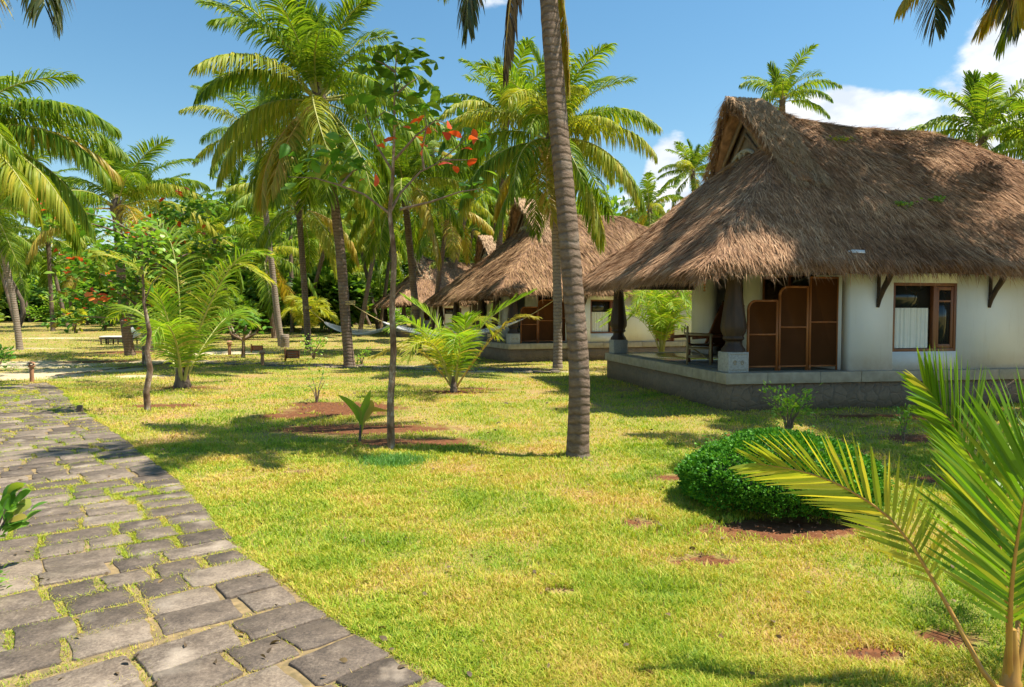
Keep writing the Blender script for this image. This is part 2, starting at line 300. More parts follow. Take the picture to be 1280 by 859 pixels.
# rubble masonry
m, t, p, o = mat('rubble_masonry'); co = t.nodes.new('ShaderNodeTexCoord'); nn = noise(t, 3, 3, vec=co.outputs['Object'])
wv = mixc(t, .12, co.outputs['Object'], nn.outputs[1]); vo = t.nodes.new('ShaderNodeTexVoronoi'); vo.feature = 'DISTANCE_TO_EDGE'; vo.inputs['Scale'].default_value = 7.0; t.links.new(wv, vo.inputs[0])
vc = t.nodes.new('ShaderNodeTexVoronoi'); vc.inputs['Scale'].default_value = 7.0; t.links.new(wv, vc.inputs[0]); r = ramp(t, [(0, (.15, .10, .062)), (1, (.27, .19, .12))]); t.links.new(vc.outputs[1], r.inputs[0])
n3 = noise(t, 20, 6, vec=co.outputs['Object']); e = ramp(t, [(.0, (.6, .6, .6)), (.035, (0, 0, 0))]); t.links.new(vo.outputs[0], e.inputs[0])
c = mixc(t, e.outputs[0], mixc(t, .5, r.outputs[0], mixc(t, n3.outputs[0], (.09, .065, .04), (.34, .25, .17))), (.13, .12, .10)); t.links.new(c, p.inputs['Base Color']); p.inputs['Roughness'].default_value = .85
hh = ramp(t, [(0, (0, 0, 0)), (.12, (1, 1, 1))]); t.links.new(vo.outputs[0], hh.inputs[0]); bump(t, p, mth(t, 'ADD', hh.outputs[0], mth(t, 'MULTIPLY', n3.outputs[0], .4)), .5, .02); MT['rubble'] = m
# paving slab
m, t, p, o = mat('paving_slab'); g = t.nodes.new('ShaderNodeNewGeometry'); n1 = noise(t, 2.6, 6, vec=g.outputs['Position']); n2 = noise(t, 60, 6, .75, vec=g.outputs['Position']); n3 = noise(t, 9, 5, .7, vec=g.outputs['Position'])
v = mth(t, 'ADD', mth(t, 'MULTIPLY', g.outputs['Random Per Island'], .22), mth(t, 'ADD', mth(t, 'MULTIPLY', n3.outputs[0], .50), mth(t, 'MULTIPLY', n2.outputs[0], .62)))
r = ramp(t, [(.50, (.06, .044, .032)), (.66, (.14, .105, .076)), (.84, (.29, .228, .166))]); t.links.new(v, r.inputs[0])
stn = ramp(t, [(.58, (0, 0, 0)), (.72, (1, 1, 1))]); t.links.new(n1.outputs[0], stn.inputs[0]); c = mixc(t, mth(t, 'MULTIPLY', stn.outputs[0], .55), r.outputs[0], (.46, .38, .29))
t.links.new(c, p.inputs['Base Color']); p.inputs['Roughness'].default_value = .7; bump(t, p, mth(t, 'ADD', n2.outputs[0], n3.outputs[0]), .5, .012); MT['slab'] = m
MT['joint'] = simple('joint_sand', (.13, .10, .045), (.34, .235, .11), 14, .95, .6, .01)
# ground
m, t, p, o = mat('lawn_ground'); g = t.nodes.new('ShaderNodeNewGeometry'); pos = g.outputs['Position']
n1 = noise(t, .9, 4, vec=pos); n2 = noise(t, 14, 8, .7, vec=pos); n3 = noise(t, .22, 4, vec=pos); n4 = noise(t, 3.2, 6, .65, vec=pos)
v = mth(t, 'ADD', mth(t, 'MULTIPLY', n1.outputs[0], .6), mth(t, 'ADD', mth(t, 'MULTIPLY', n2.outputs[0], .45), mth(t, 'MULTIPLY', n3.outputs[0], .3)))
r = ramp(t, [(.45, (.12, .15, .025)), (.60, (.26, .25, .06)), (.8, (.37, .24, .11))]); t.links.new(v, r.inputs[0])
def attr(nm):
    a = t.nodes.new('ShaderNodeAttribute'); a.attribute_name = nm; return a.outputs['Fac']
def thr(a, lo, hi, sc_=.7):
    x = mth(t, 'ADD', a, mth(t, 'MULTIPLY', mth(t, 'SUBTRACT', mth(t, 'ADD', mth(t, 'MULTIPLY', n4.outputs[0], .6), mth(t, 'MULTIPLY', n2.outputs[0], .4)), .5), sc_ * 2)); k = t.nodes.new('ShaderNodeMapRange'); k.inputs[1].default_value = lo; k.inputs[2].default_value = hi; t.links.new(x, k.inputs[0]); return k.outputs[0]
so_ = ramp(t, [(.3, (.09, .036, .016)), (.7, (.24, .10, .045))]); t.links.new(n2.outputs[0], so_.inputs[0]); sa = ramp(t, [(.3, (.45, .36, .22)), (.7, (.62, .52, .34))]); t.links.new(n2.outputs[0], sa.inputs[0])
c = mixc(t, thr(attr('sand'), .45, .65), r.outputs[0], sa.outputs[0]); c = mixc(t, thr(attr('soil'), .34, .66, .9), c, so_.outputs[0])
t.links.new(c, p.inputs['Base Color']); p.inputs['Roughness'].default_value = .95; p.inputs['Specular IOR Level'].default_value = .1; bump(t, p, n2.outputs[0], .6, .03); MT['ground'] = m

# ------------------------------------------------------------------ ground
# bare patches: photograph place, half widths in metres
SOIL = [(430, 511, 1.3, 1.2), (520, 553, 1.2, .38), (450, 536, 1.6, .6), (360, 520, .7, .4), (975, 662, 1.0, .36), (1150, 548, .6, .45), (205, 507, .8, .35), (850, 598, .35, .22), (1000, 550, .7, .3), (925, 545, .35, .25), (1180, 600, .35, .3),
        (1130, 520, 1.6, .35), (1090, 820, .22, .10), (1190, 800, .26, .16), (567, 490, .8, .35), (228, 484, .7, .35), (160, 440, 2.2, 1.6), (120, 452, 1.6, 1.0), (800, 655, .2, .15), (700, 740, .14, .08), (395, 505, .7, .35), (600, 486, .8, .3), (380, 590, .25, .12), (880, 700, .3, .15)]
SAND = [(40, 455, 4, 2.2), (10, 470, 3, 1.6), (110, 462, 2.2, 1.4), (70, 425, 4, 1.2), (280, 441, 2.6, 2.0), (200, 452, 2.5, 1.2), (620, 464, 3.6, .35), (450, 458, 4, .5), (180, 470, 1.0, .5), (30, 436, 3, 1)]
def blobs(x, y, L, lo, hi):
    r_ = np.zeros_like(x)
    for (px, py, a, b) in L:
        g_ = G(px, py); d = ((x - g_.x) / a) ** 2 + ((y - g_.y) / b) ** 2
        r_ = np.maximum(r_, np.exp(-d * .9))
    return r_
xs = np.unique(np.concatenate([np.arange(-14, 14, .22), np.arange(-60, 60, 1.5), np.array([-900, -500, -250, -120, -80, 80, 120, 250, 500, 900.])]))
ys = np.unique(np.concatenate([np.arange(-3, 24, .22), np.arange(24, 130, 1.5), np.array([-400, -150, -60, -20, -8, 150, 200, 300, 500, 900, 1400.])]))
X, Y = np.meshgrid(xs, ys, indexing='ij'); Z = gz(X, Y) + .03 * vn(X, Y, 1.7, 3) * (np.hypot(X, Y) < 60)
g = MB(); nx, ny = X.shape; i, j = np.meshgrid(np.arange(nx - 1), np.arange(ny - 1), indexing='ij')
Fs = np.stack([i * ny + j, (i + 1) * ny + j, (i + 1) * ny + j + 1, i * ny + j + 1], -1).reshape(-1, 4)
g.add(np.stack([X, Y, Z - .012], -1).reshape(-1, 3), Fs)
ground = tag(g.build('ground', MT['ground'], smooth=True), kind='structure')
for nm, L in (('soil', SOIL), ('sand', SAND)):
    a = ground.data.attributes.new(nm, 'FLOAT', 'POINT'); a.data.foreach_set('value', blobs(X, Y, L, 0, 1).ravel().astype(np.float32))
# ------------------------------------------------------------------ path
redge = [G(*q) for q in ((760, 1100), (640, 930), (555, 859), (415, 775), (345, 720), (280, 665), (235, 610), (195, 580), (150, 545), (105, 515), (88, 500), (78, 488), (60, 478))]
RE = cat(redge, 400); RE[:, 2] = 0
seg = np.linalg.norm(np.diff(RE, axis=0), axis=1); S = np.concatenate([[0], np.cumsum(seg)]); TL = S[-1]
def RP(s, w_):
    x = np.interp(s, S, RE[:, 0]); y = np.interp(s, S, RE[:, 1])
    e = .25; tx = np.interp(s + e, S, RE[:, 0]) - np.interp(s - e, S, RE[:, 0]); ty = np.interp(s + e, S, RE[:, 1]) - np.interp(s - e, S, RE[:, 1]); l = np.hypot(tx, ty) + 1e-9
    return x - ty / l * w_, y + tx / l * w_
PW = 1.95
rng = np.random.default_rng(5); random.seed(5)
pb = MB(); jedges = []
s0 = 0
ss = np.linspace(0, TL, 160); bx0, by0 = RP(ss, -.03); bx1, by1 = RP(ss, PW + .05)
V = np.concatenate([np.stack([bx0, by0, np.full(160, .006)], -1), np.stack([bx1, by1, np.full(160, .006)], -1)]); kk = np.arange(159)
pb.add(V, np.stack([kk, kk + 1, kk + 161, kk + 160], -1), 1)
def slab(quad, m=0):
    q = np.array(quad); c_ = q.mean(0); h = rng.uniform(.014, .024); top = []
    P8 = []
    for a in range(4):
        A, B = q[a], q[(a + 1) % 4]
        P8 += [A * .96 + B * .04 + rng.normal(0, .004, 2), A * .7 + B * .3 + rng.normal(0, .006, 2), A * .35 + B * .65 + rng.normal(0, .006, 2), A * .04 + B * .96 + rng.normal(0, .004, 2)]
    P8 = np.array(P8); n_ = len(P8); tilt = rng.normal(0, .006, 2)
    zz = lambda Q, z: np.concatenate([Q, (z + (Q - c_) @ tilt)[:, None]], 1)
    inn = c_ + (P8 - c_) * .975; V = np.concatenate([zz(P8, -.01), zz(P8, h - .005), zz(inn, h)]); Fs = []
    for a in range(n_):
        b = (a + 1) % n_; Fs += [(a, b, n_ + b, n_ + a), (n_ + a, n_ + b, 2 * n_ + b, 2 * n_ + a)]
    Fs.append(tuple(range(2 * n_, 3 * n_))); pb.add(V, Fs, m)
while s0 < TL - .3:
    d = rng.uniform(.24, .36); w0 = rng.uniform(-.02, .03); skew = rng.normal(0, .02)
    while w0 < PW - .12:
        ww = rng.uniform(.28, .50); w1 = min(w0 + ww, PW)
        if PW - w1 < .18: w1 = PW + rng.uniform(-.03, .03)
        gp = rng.uniform(.005, .018)
        gq = rng.uniform(.006, .028)
        cs = [(s0 + gp, w0 + gq), (s0 + d - gp, w0 + gq), (s0 + d - gp + rng.normal(0, .012), w1 - gq), (s0 + gp + rng.normal(0, .012), w1 - gq)]
        slab([RP(a + skew * b, b + rng.normal(0, .006)) for a, b in cs])
        for k in range(4): jedges.append((cs[k], cs[(k + 1) % 4]))
        w0 = w1
    s0 += d
tag(pb.build('path', [MT['slab'], MT['joint']]), kind='structure')
# flat slabs sunk in the grass, leading over to the cottages
pb = MB()
for (a, b, n_) in ((G(235, 452), G(420, 458), 22), (G(420, 458), G(700, 464), 26), (G(60, 470), G(235, 452), 16)):
    for k in range(n_):
        for r_ in range(3):
            if rng.random() < .45: continue
            c_ = a.lerp(b, (k + .5) / n_); x = c_.x; y = c_.y + (r_ - 1) * .5; hw = (b.x - a.x) / n_ * .46; sl = (b.y - a.y) / n_ * .46
            slab([(x - hw, y - .22 - sl), (x + hw, y - .22 + sl), (x + hw, y + .22 + sl), (x - hw, y + .22 - sl)])
tag(pb.build('stepping_path', [MT['slab'], MT['joint']]), kind='structure')
# ------------------------------------------------------------------ cottages
ZF, ZE = .68, 2.60
def cottage(cx, cy, ang, W, U1, label, strands, sw, gold=False, seed=1, cols_v=None, detail=True):
    th = thing('thatched_cottage', label, 'cottage', (cx, cy, 0), ang, 'thatched cottages in a row across the lawn')
    rg = np.random.default_rng(seed)
    OU, OV = .76, .45; UR = U1 + .6; mid = W / 2; K = 3.75 / (mid + OV); UG = 2.35
    def H(u, v):
        f = ZE + K * (v + OV); b = ZE + K * (W + OV - v); k = .35; m_ = -k * np.log(np.exp(-f / k) + np.exp(-b / k)) + .1
        near = np.exp(-(np.maximum(u - 1.9, 0) / 1.25) ** 2) * np.clip(1 - np.abs(v - mid) / 1.9, 0, 1); m_ = m_ + .52 * near
        m_ = m_ - .10 * np.exp(-((u - 5) / 2.5) ** 2) * np.clip(1 - np.abs(v - mid) / 1.5, 0, 1)
        hr = ZE + .63 * (UR - u); k = .18; m_ = -k * np.log(np.exp(-m_ / k) + np.exp(-hr / k))
        hl = ZE + .86 * (u + OU) + .25 * np.exp(-((v - mid) / 2.2) ** 2) * np.clip((u + OU) / 3, 0, 1); mh = -k * np.log(np.exp(-m_ / k) + np.exp(-hl / k))
        z = np.where(u < UG, mh, m_)
        return z + .09 * vn(u, v, 1.3, seed) + .035 * vn(u + 7, v, .4, seed + 1) + .03 * vn(u, v, .13, seed + 2)
    us = np.unique(np.concatenate([np.arange(-OU, UG, .1), [UG - .004, UG + .004], np.arange(UG + .1, UR, .1 if detail else .25), [UR]])); vs = np.linspace(-OV, W + OV, 90 if detail else 45)
    U, Vv = np.meshgrid(us, vs, indexing='ij'); Z = H(U, Vv)
    # ragged eave line
    eu = .05 * vn(U * 3, Vv * 3, 1, seed + 5)
    Ue = U + np.where((U <= -OU + .001) | (U >= UR - .001), eu, 0); Ve = Vv + np.where((Vv <= -OV + .001) | (Vv >= W + OV - .001), eu, 0)
    rb = MB(); n1_, n2_ = U.shape; i, j = np.meshgrid(np.arange(n1_ - 1), np.arange(n2_ - 1), indexing='ij')
    q = np.stack([i * n2_ + j, (i + 1) * n2_ + j, (i + 1) * n2_ + j + 1, i * n2_ + j + 1], -1).reshape(-1, 4)
    rb.add(np.stack([Ue, Ve, Z], -1).reshape(-1, 3), q, 0)
    Zb = np.maximum(np.minimum(Z - .24, Z - .24), 2.36); rb.add(np.stack([Ue, Ve, Zb], -1).reshape(-1, 3), q[:, ::-1], 0)
    def skirt(idx):
        a = np.stack([Ue, Ve, Z], -1)[idx]; b = np.stack([Ue, Ve, Zb], -1)[idx]; n_ = len(a); kk = np.arange(n_ - 1)
        rb.add(np.concatenate([a, b]), np.stack([kk, kk + 1, kk + 1 + n_, kk + n_], -1), 0)
    for idx in (np.s_[:, 0], np.s_[:, -1], np.s_[0, :], np.s_[-1, :]): skirt(idx)
    # straw: short strands lying down the slope
    def straw(u, v, z, du, dv, dz, ln, wd, lift, sl=1):
        n_ = len(u); D = np.stack([du, dv, dz], -1); D /= np.linalg.norm(D, axis=1)[:, None]
        D += rg.normal(0, .16, (n_, 3)) * np.array([1, 1, .35]); D /= np.linalg.norm(D, axis=1)[:, None]
        A = np.stack([u, v, z], -1); Wv = np.cross(D, np.array([0, 0, 1.0])); Wv /= np.linalg.norm(Wv, axis=1)[:, None] + 1e-9
        Wv = Wv * wd[:, None] + np.array([0, 0, 1.0]) * (rg.normal(0, .4, n_) * wd)[:, None]
        rb.tris(A - Wv, A + Wv, A + D * ln[:, None] + np.array([0, 0, 1.0]) * lift[:, None], sl)
    n_ = strands; u = rg.uniform(-OU, UR, n_); v = rg.uniform(-OV, W + OV, n_); keep = (v < mid + .4) | (u < UG) | (rg.random(n_) < .1); u, v = u[keep], v[keep]
    e = .12; hx = (H(u + e, v) - H(u - e, v)) / (2 * e); hy = (H(u, v + e) - H(u, v - e)) / (2 * e)
    bad = (np.abs(u - UG) < .14); hx = np.where(bad, 0, hx); gl = hx ** 2 + hy ** 2 + 1e-6; hx = np.clip(hx, -1.3, 1.3); hy = np.clip(hy, -1.3, 1.3)
    sel = ~((np.abs(u - UG) < .08) & (np.abs(v - mid) < 1.8)); u, v, hx, hy = u[sel], v[sel], hx[sel], hy[sel]; gl = hx ** 2 + hy ** 2
    wob = .22 * vn(u, v, 1.7, seed + 8) * 2
    du, dv = -hx + wob * hy, -hy - wob * hx
    straw(u, v, H(u, v) + rg.uniform(-.02, .015, len(u)), du, dv, -gl, rg.uniform(.12, .5, len(u)) * (1 if sw < .012 else 1.5), rg.uniform(.5, 1.3, len(u)) * sw, rg.uniform(-.005, .035, len(u)))
    # ridge straw, laid across
    n_ = strands // 14; u = rg.uniform(1.85, UR - 3.3, n_); v = mid + rg.normal(0, .18, n_); sg = np.sign(v - mid)
    straw(u, v, H(u, v) + .03, rg.normal(0, .5, n_), sg, -np.abs(v - mid) * 2 - .25, rg.uniform(.2, .5, n_), rg.uniform(.5, 1.3, n_) * sw, rg.uniform(0, .03, n_), 2)
    # eave fringe
    def fringe(u, v, ou, ov):
        n_ = len(u); z = H(u, v) - rg.uniform(0, .24, n_); straw(u, v, z, ou * .6 + rg.normal(0, .15, n_), ov * .6 + rg.normal(0, .15, n_), -rg.uniform(.5, 1.4, n_), rg.uniform(.05, .22, n_) * (1 + .8 * (rg.random(n_) < .12)), rg.uniform(.5, 1.2, n_) * sw, np.zeros(n_))
    nf = int(strands * .07)
    fu = rg.uniform(-OU, UR, nf); fringe(fu, np.full(nf, -OV + .02), 0, -1); fv = rg.uniform(-OV, W + OV, nf); fringe(np.full(nf, -OU + .02), fv, -1, 0)
    # projecting gable hood: two thick slopes meeting at the apex
    for sgn in (-1, 1):
        hv = np.linspace(0, 1, 14); vv = mid + sgn * hv * 2.25; ztop = H(np.full(14, UG + .05), np.clip(vv, -OV, W + OV)) + .05
        ztop = np.where(hv == 0, ztop + .05, ztop); uf = 1.78 + hv * .40 + rg.normal(0, .03, 14)
        nrm = np.array([sgn * .68, .73]); T_ = .30
        ring = []
        for k in range(14):
            ring.append([(uf[k], vv[k], ztop[k] + .03), (UG + .3, vv[k], ztop[k] + .01), (UG + .3, vv[k] - nrm[0] * T_, ztop[k] - nrm[1] * T_), (uf[k] + .05, vv[k] - nrm[0] * T_ * (hv[k] > 0), ztop[k] - nrm[1] * T_)])
        Vr = np.array(ring).reshape(-1, 3); Fr = []
        for k in range(13):
            for a in range(4): Fr.append((k * 4 + a, k * 4 + (a + 1) % 4, k * 4 + 4 + (a + 1) % 4, k * 4 + 4 + a))
        Fr.append((52, 53, 54, 55)); rb.add(Vr, np.array(Fr), 0)
        n_ = strands // 26; t = rg.random(n_); uu = rg.uniform(1.72, 2.6, n_) + t * .35; zt = np.interp(t, hv, ztop)
        straw(uu, mid + sgn * t * 2.2, zt + .04 + rg.uniform(-.01, .02, n_), rg.normal(-.15, .25, n_), np.full(n_, sgn * 1.0), np.full(n_, -1.05), rg.uniform(.15, .45, n_), rg.uniform(.5, 1.3, n_) * sw, rg.uniform(0, .03, n_), 2)
        # cut edge of the straw, hanging at the rake
        n_ = strands // 60; t = rg.random(n_); zt = np.interp(t, hv, ztop)
        straw(np.interp(t, hv, uf) + rg.uniform(0, .05, n_), mid + sgn * t * 2.2, zt - rg.uniform(0, .25, n_), np.full(n_, -.5) + rg.normal(0, .2, n_), sgn * rg.uniform(.0, .5, n_), -rg.uniform(.6, 1.2, n_), rg.uniform(.06, .2, n_), rg.uniform(.5, 1.2, n_) * sw, np.zeros(n_))
    roof = rb.build('roof', [MT['thatch_base'], MT['thatch_gold'] if gold else MT['thatch'], MT['thatch_ridge']], th)
    # gable boarding with carved fringe
    zg = float(H(np.array([UG + .05]), np.array([mid]))[0]); gb = MB(); zb = zg - 1.75
    gb.add([(UG - .10, mid - 1.85, zb), (UG - .10, mid + 1.85, zb), (UG - .10, mid, zg - .28), (UG - .04, mid - 1.85, zb), (UG - .04, mid + 1.85, zb), (UG - .04, mid, zg - .28)], [(0, 2, 1), (3, 4, 5), (0, 1, 4, 3), (1, 2, 5, 4), (2, 0, 3, 5)])
    gable = gb.build('gable_panel', MT['gablewood'], roof)
    bb = MB()
    for sgn in (-1, 1):
        for off, wd in ((.0, .12), (.34, .07)):
            bb.bar((UG - .2 + off * .2, mid + sgn * 1.55 - sgn * off, zb - .1), (UG - .2 + off * .2, mid, zg - .35 - off), wd, .05)
    bb.build('barge_board', MT['gablewood'], roof)
    cb = MB()
    for k in range(6):
        y0 = mid - .50 + k * .2; z0 = zb + .58 - .07 * (k - 2.5) ** 2 * .9; cb.tube([(UG - .17, y0, z0 + .05), (UG - .18, y0 + .02, z0 - .08), (UG - .17, y0, z0 - .24)], [.07, .045, .01], 6)
    arch = [(UG - .17, mid + .72 * math.cos(a), zb + .0 + .66 * math.sin(a)) for a in np.linspace(.1, math.pi - .1, 16)]; cb.tube(arch, .05, 6)
    cb.build('carved_trim', MT['carved'], roof)
    # plinth
    pl = MB(); pl.box(.05, U1, .05, W - .05, -.1, ZF - .2)
    pl.build('plinth', MT['rubble'], th)
    cp = MB(); L = 0
    for (a0, b0, horiz, fixed) in ((0, U1, True, 0), (0, U1, True, W - .4), (.4, W - .4, False, 0)):
        x = a0
        while x < b0 - .01:
            x1 = min(x + rg.uniform(.8, 1.1), b0)
            if b0 - x1 < .3: x1 = b0
            o_ = rg.uniform(0, .006)
            if horiz: cp.box(x + .003, x1 - .003, fixed - o_ if fixed == 0 else fixed, fixed + .4, ZF - .2, ZF + o_ * .3)
            else: cp.box(fixed - o_, fixed + .4, x + .003, x1 - .003, ZF - .2, ZF + o_ * .3)
            x = x1
    cp.build('coping', MT['coping'], th, bevel=.008)
    fb = MB(); fb.box(.4, U1, .4, W - .4, ZF - .2, ZF - .006); fb.build('verandah_floor', MT['floor'], th)
    # columns
    for v in (cols_v or (.30, W - .30)):
        e0 = MB(); e0.box(.09, .49, v - .20, v + .20, ZF + .001, ZF + .37); c0 = e0.build('column_base', MT['granite'], th, bevel=.012)
        c1 = MB()
        if detail and v < 1:   # carved scroll on the face of the block
            for s_ in (1, -1):
                c1.tube([(.29 + s_ * .07 + .045 * k / 14 * math.cos(k * .7) * s_, v - .202, ZF + .18 + .05 * (1 - k / 30) * math.sin(k * .7)) for k in range(14)], .008, 5)
            c1.tube([(.13, v - .202, ZF + .05), (.45, v - .202, ZF + .05)], .006, 5); c1.tube([(.13, v - .202, ZF + .33), (.45, v - .202, ZF + .33)], .006, 5); c1.build('carved_scroll', MT['coping'], c0)
        c2 = MB(); prof = [(a_ * .88, b_) for a_, b_ in [(.25, .37), (.24, .42), (.17, .50), (.16, .56), (.22, .60), (.22, .63), (.20, .65), (.255, .74), (.265, .84), (.235, 1.02), (.19, 1.3), (.155, 1.6), (.15, 1.68), (.2, 1.72), (.2, 1.80)]]
        c2.lathe(prof, 8, (.29, v, ZF), phase=math.pi / 8); c2.build('column', MT['wood_dark'], th, bevel=.01)
    # eave beams
    bm_ = MB()
    for k, (a, b) in enumerate((((.29, .22), (.29, W - .22)),)): bm_.box(.22, .36, .2, W - .2, 2.44, 2.62)
    bm_.box(.38, 2.5, .22, .36, 2.46, 2.62); bm_.box(.38, 2.5, W - .36, W - .22, 2.42, 2.62); bm_.build('eave_beam', MT['wood_dark'], th)
    # walls round the room
    UW = 2.47; HT = 2.88; WX = (3.36, 4.73, 1.03, 2.32); DX = (6.25, 7.15)
    wb = MB()
    def fw(u0, u1, z0, z1): wb.box(u0, u1, .06, .30, z0, z1)
    fw(UW, WX[0], ZF + .004, HT); fw(WX[1], DX[0], ZF + .004, HT); fw(DX[1], U1 - .2, ZF + .004, HT); fw(WX[0], WX[1], ZF + .004, WX[2]); fw(WX[0], WX[1], WX[3], HT); fw(DX[0], DX[1], ZF + 1.95, HT)
    def lw(v0, v1, z0, z1): wb.box(UW, UW + .24, v0, v1, z0, z1)
    sc_ = W / 7; d0, d1 = 3.95 * sc_, 5.75 * sc_; w0_, w1_ = 1.1, 3.2
    lw(.302, w0_, ZF + .004, 3.3); lw(w0_, w1_, ZF + .004, 1.35); lw(w0_, w1_, 2.6, 3.3); lw(w1_, d0, ZF + .004, 3.3); lw(d0, d1, 2.75, 3.3); lw(d1, W - .2, ZF + .004, 3.3)
    wb.box(UW + .24, U1 - .2, W - .4, W - .2, ZF + .004, HT); wb.box(U1 - .44, U1 - .2, .302, W - .4, ZF + .004, HT); wb.box(5.4, 5.5, .302, W - .4, ZF + .004, HT)
    wb.build('wall', MT['white'], th)
    if detail or True:
        wf = MB(); a0, a1, z0, z1 = WX; f = .055
        wf.box(a0, a0 + f, .075, .17, z0, z1); wf.box(a1 - f, a1, .075, .17, z0, z1); wf.box(a0 + f, a1 - f, .075, .17, z0, z0 + f); wf.box(a0 + f, a1 - f, .075, .17, z1 - f, z1); wf.box(a0 + .86, a0 + .86 + .07, .07, .17, z0 + f, z1 - f)
        win = wf.build('window', MT['frame'], th, bevel=.004)
        sh = MB(); b0_ = a0 + .935; b1_ = a1 - f - .005
        for q_ in ((b0_, b0_ + .06, z0 + f + .01, z1 - f - .01), (b1_ - .06, b1_, z0 + f + .01, z1 - f - .01), (b0_ + .06, b1_ - .06, z0 + f + .01, z0 + f + .08), (b0_ + .06, b1_ - .06, z1 - f - .08, z1 - f - .01), (b0_ + .06, b1_ - .06, z0 + .93, z0 + .97)): sh.box(q_[0], q_[1], .085, .125, q_[2], q_[3])
        ssh = sh.build('casement', MT['frame'], win, bevel=.003)
        gp = MB(); gp.box(b0_ + .05, b1_ - .05, .10, .106, z0 + .1, z1 - .1); gp.box(a0 + f, a0 + .86, .155, .16, z0 + .8, z1 - f); gp.build('pane', MT['glass'], win)
        # half curtain with folds
        cu = MB(); nn_ = 90; x = np.linspace(a0 + f + .005, a0 + .80, nn_); zz_ = np.linspace(z0 + f + .01, z0 + .82, 8); XX, ZZ = np.meshgrid(x, zz_, indexing='ij'); t_ = (ZZ - zz_[0]) / (zz_[-1] - zz_[0])
        YY = .135 + .014 * np.sin(XX * 62 + 2 * np.sin(XX * 9)) * (1.1 - .4 * t_) + .006 * np.sin(XX * 140); i, j = np.meshgrid(np.arange(nn_ - 1), np.arange(7), indexing='ij')
        cu.add(np.stack([XX, YY, ZZ], -1).reshape(-1, 3), np.stack([i * 8 + j, (i + 1) * 8 + j, (i + 1) * 8 + j + 1, i * 8 + j + 1], -1).reshape(-1, 4)); cu.build('curtain', MT['curtain'], win, smooth=True)
        dr = MB(); dr.box(DX[0], DX[0] + .07, .065, .2, ZF + .005, ZF + 1.95); dr.box(DX[1] - .07, DX[1], .065, .2, ZF + .005, ZF + 1.95); dr.box(DX[0] + .07, DX[1] - .07, .065, .2, ZF + 1.88, ZF + 1.95)
        dr.box(DX[0] + .075, DX[1] - .075, .12, .16, ZF + .01, ZF + 1.875); dr.build('door', MT['frame'], th, bevel=.004)
        sw_ = MB(); sw_.box(UW + .06, UW + .12, w0_, w0_ + .07, 1.35, 2.6); sw_.box(UW + .06, UW + .12, w1_ - .07, w1_, 1.35, 2.6); sw_.box(UW + .06, UW + .12, (w0_ + w1_) / 2 - .04, (w0_ + w1_) / 2 + .04, 1.35, 2.6); sw_.box(UW + .06, UW + .12, w0_ + .07, w1_ - .07, 1.35, 1.42); sw_.box(UW + .06, UW + .12, w0_ + .07, w1_ - .07, 2.53, 2.6)
        sw2 = sw_.build('window', MT['frame'], th); gp = MB(); gp.box(UW + .085, UW + .09, w0_ + .05, w1_ - .05, 1.4, 2.55); gp.build('pane', MT['glass'], sw2)
        for bu in (3.03, 5.42):
            br = MB(); pts = [(bu, .05, 1.86), (bu, .02, 2.0), (bu, -.08, 2.18), (bu, -.20, 2.34), (bu, -.28, 2.5)]; br.tube(pts, [.028, .045, .05, .055, .06], 6); br.tube([(bu, .03, 1.92), (bu, .03, 2.5)], .03, 4, phase=.78)
            br.build('eave_bracket', MT['wood_dark'], th)
    return th, H
cotA, HA = cottage(3.80, 12.08, R(10), 7.0, 12.2, 'nearest thatched cottage, with white wall, half curtained window and carved column base', 150000, .0085, seed=11)
cotB, HB = cottage(-.12, 24.8, R(21), 8.0, 12.2, 'second thatched cottage, seen between the hammock and the nearest cottage', 45000, .016, gold=True, seed=23, cols_v=(.3, 4.0, 7.7))
cotC, HC = cottage(-2.3, 38.7, R(21), 8.0, 12.2, 'third thatched cottage whose gable peak shows just behind the second cottage roof', 20000, .025, gold=True, seed=37, detail=False)
cotD, HD = cottage(-8.3, 51.0, R(21), 8.0, 12.2, 'farthest thatched cottage, its pale eave low behind the white hammock', 12000, .035, gold=True, seed=41, detail=False)
MA = Matrix.Translation((3.80, 12.08, 0)) @ Matrix.Rotation(R(10), 4, 'Z'); MBt = Matrix.Translation((-.12, 24.8, 0)) @ Matrix.Rotation(R(21), 4, 'Z')

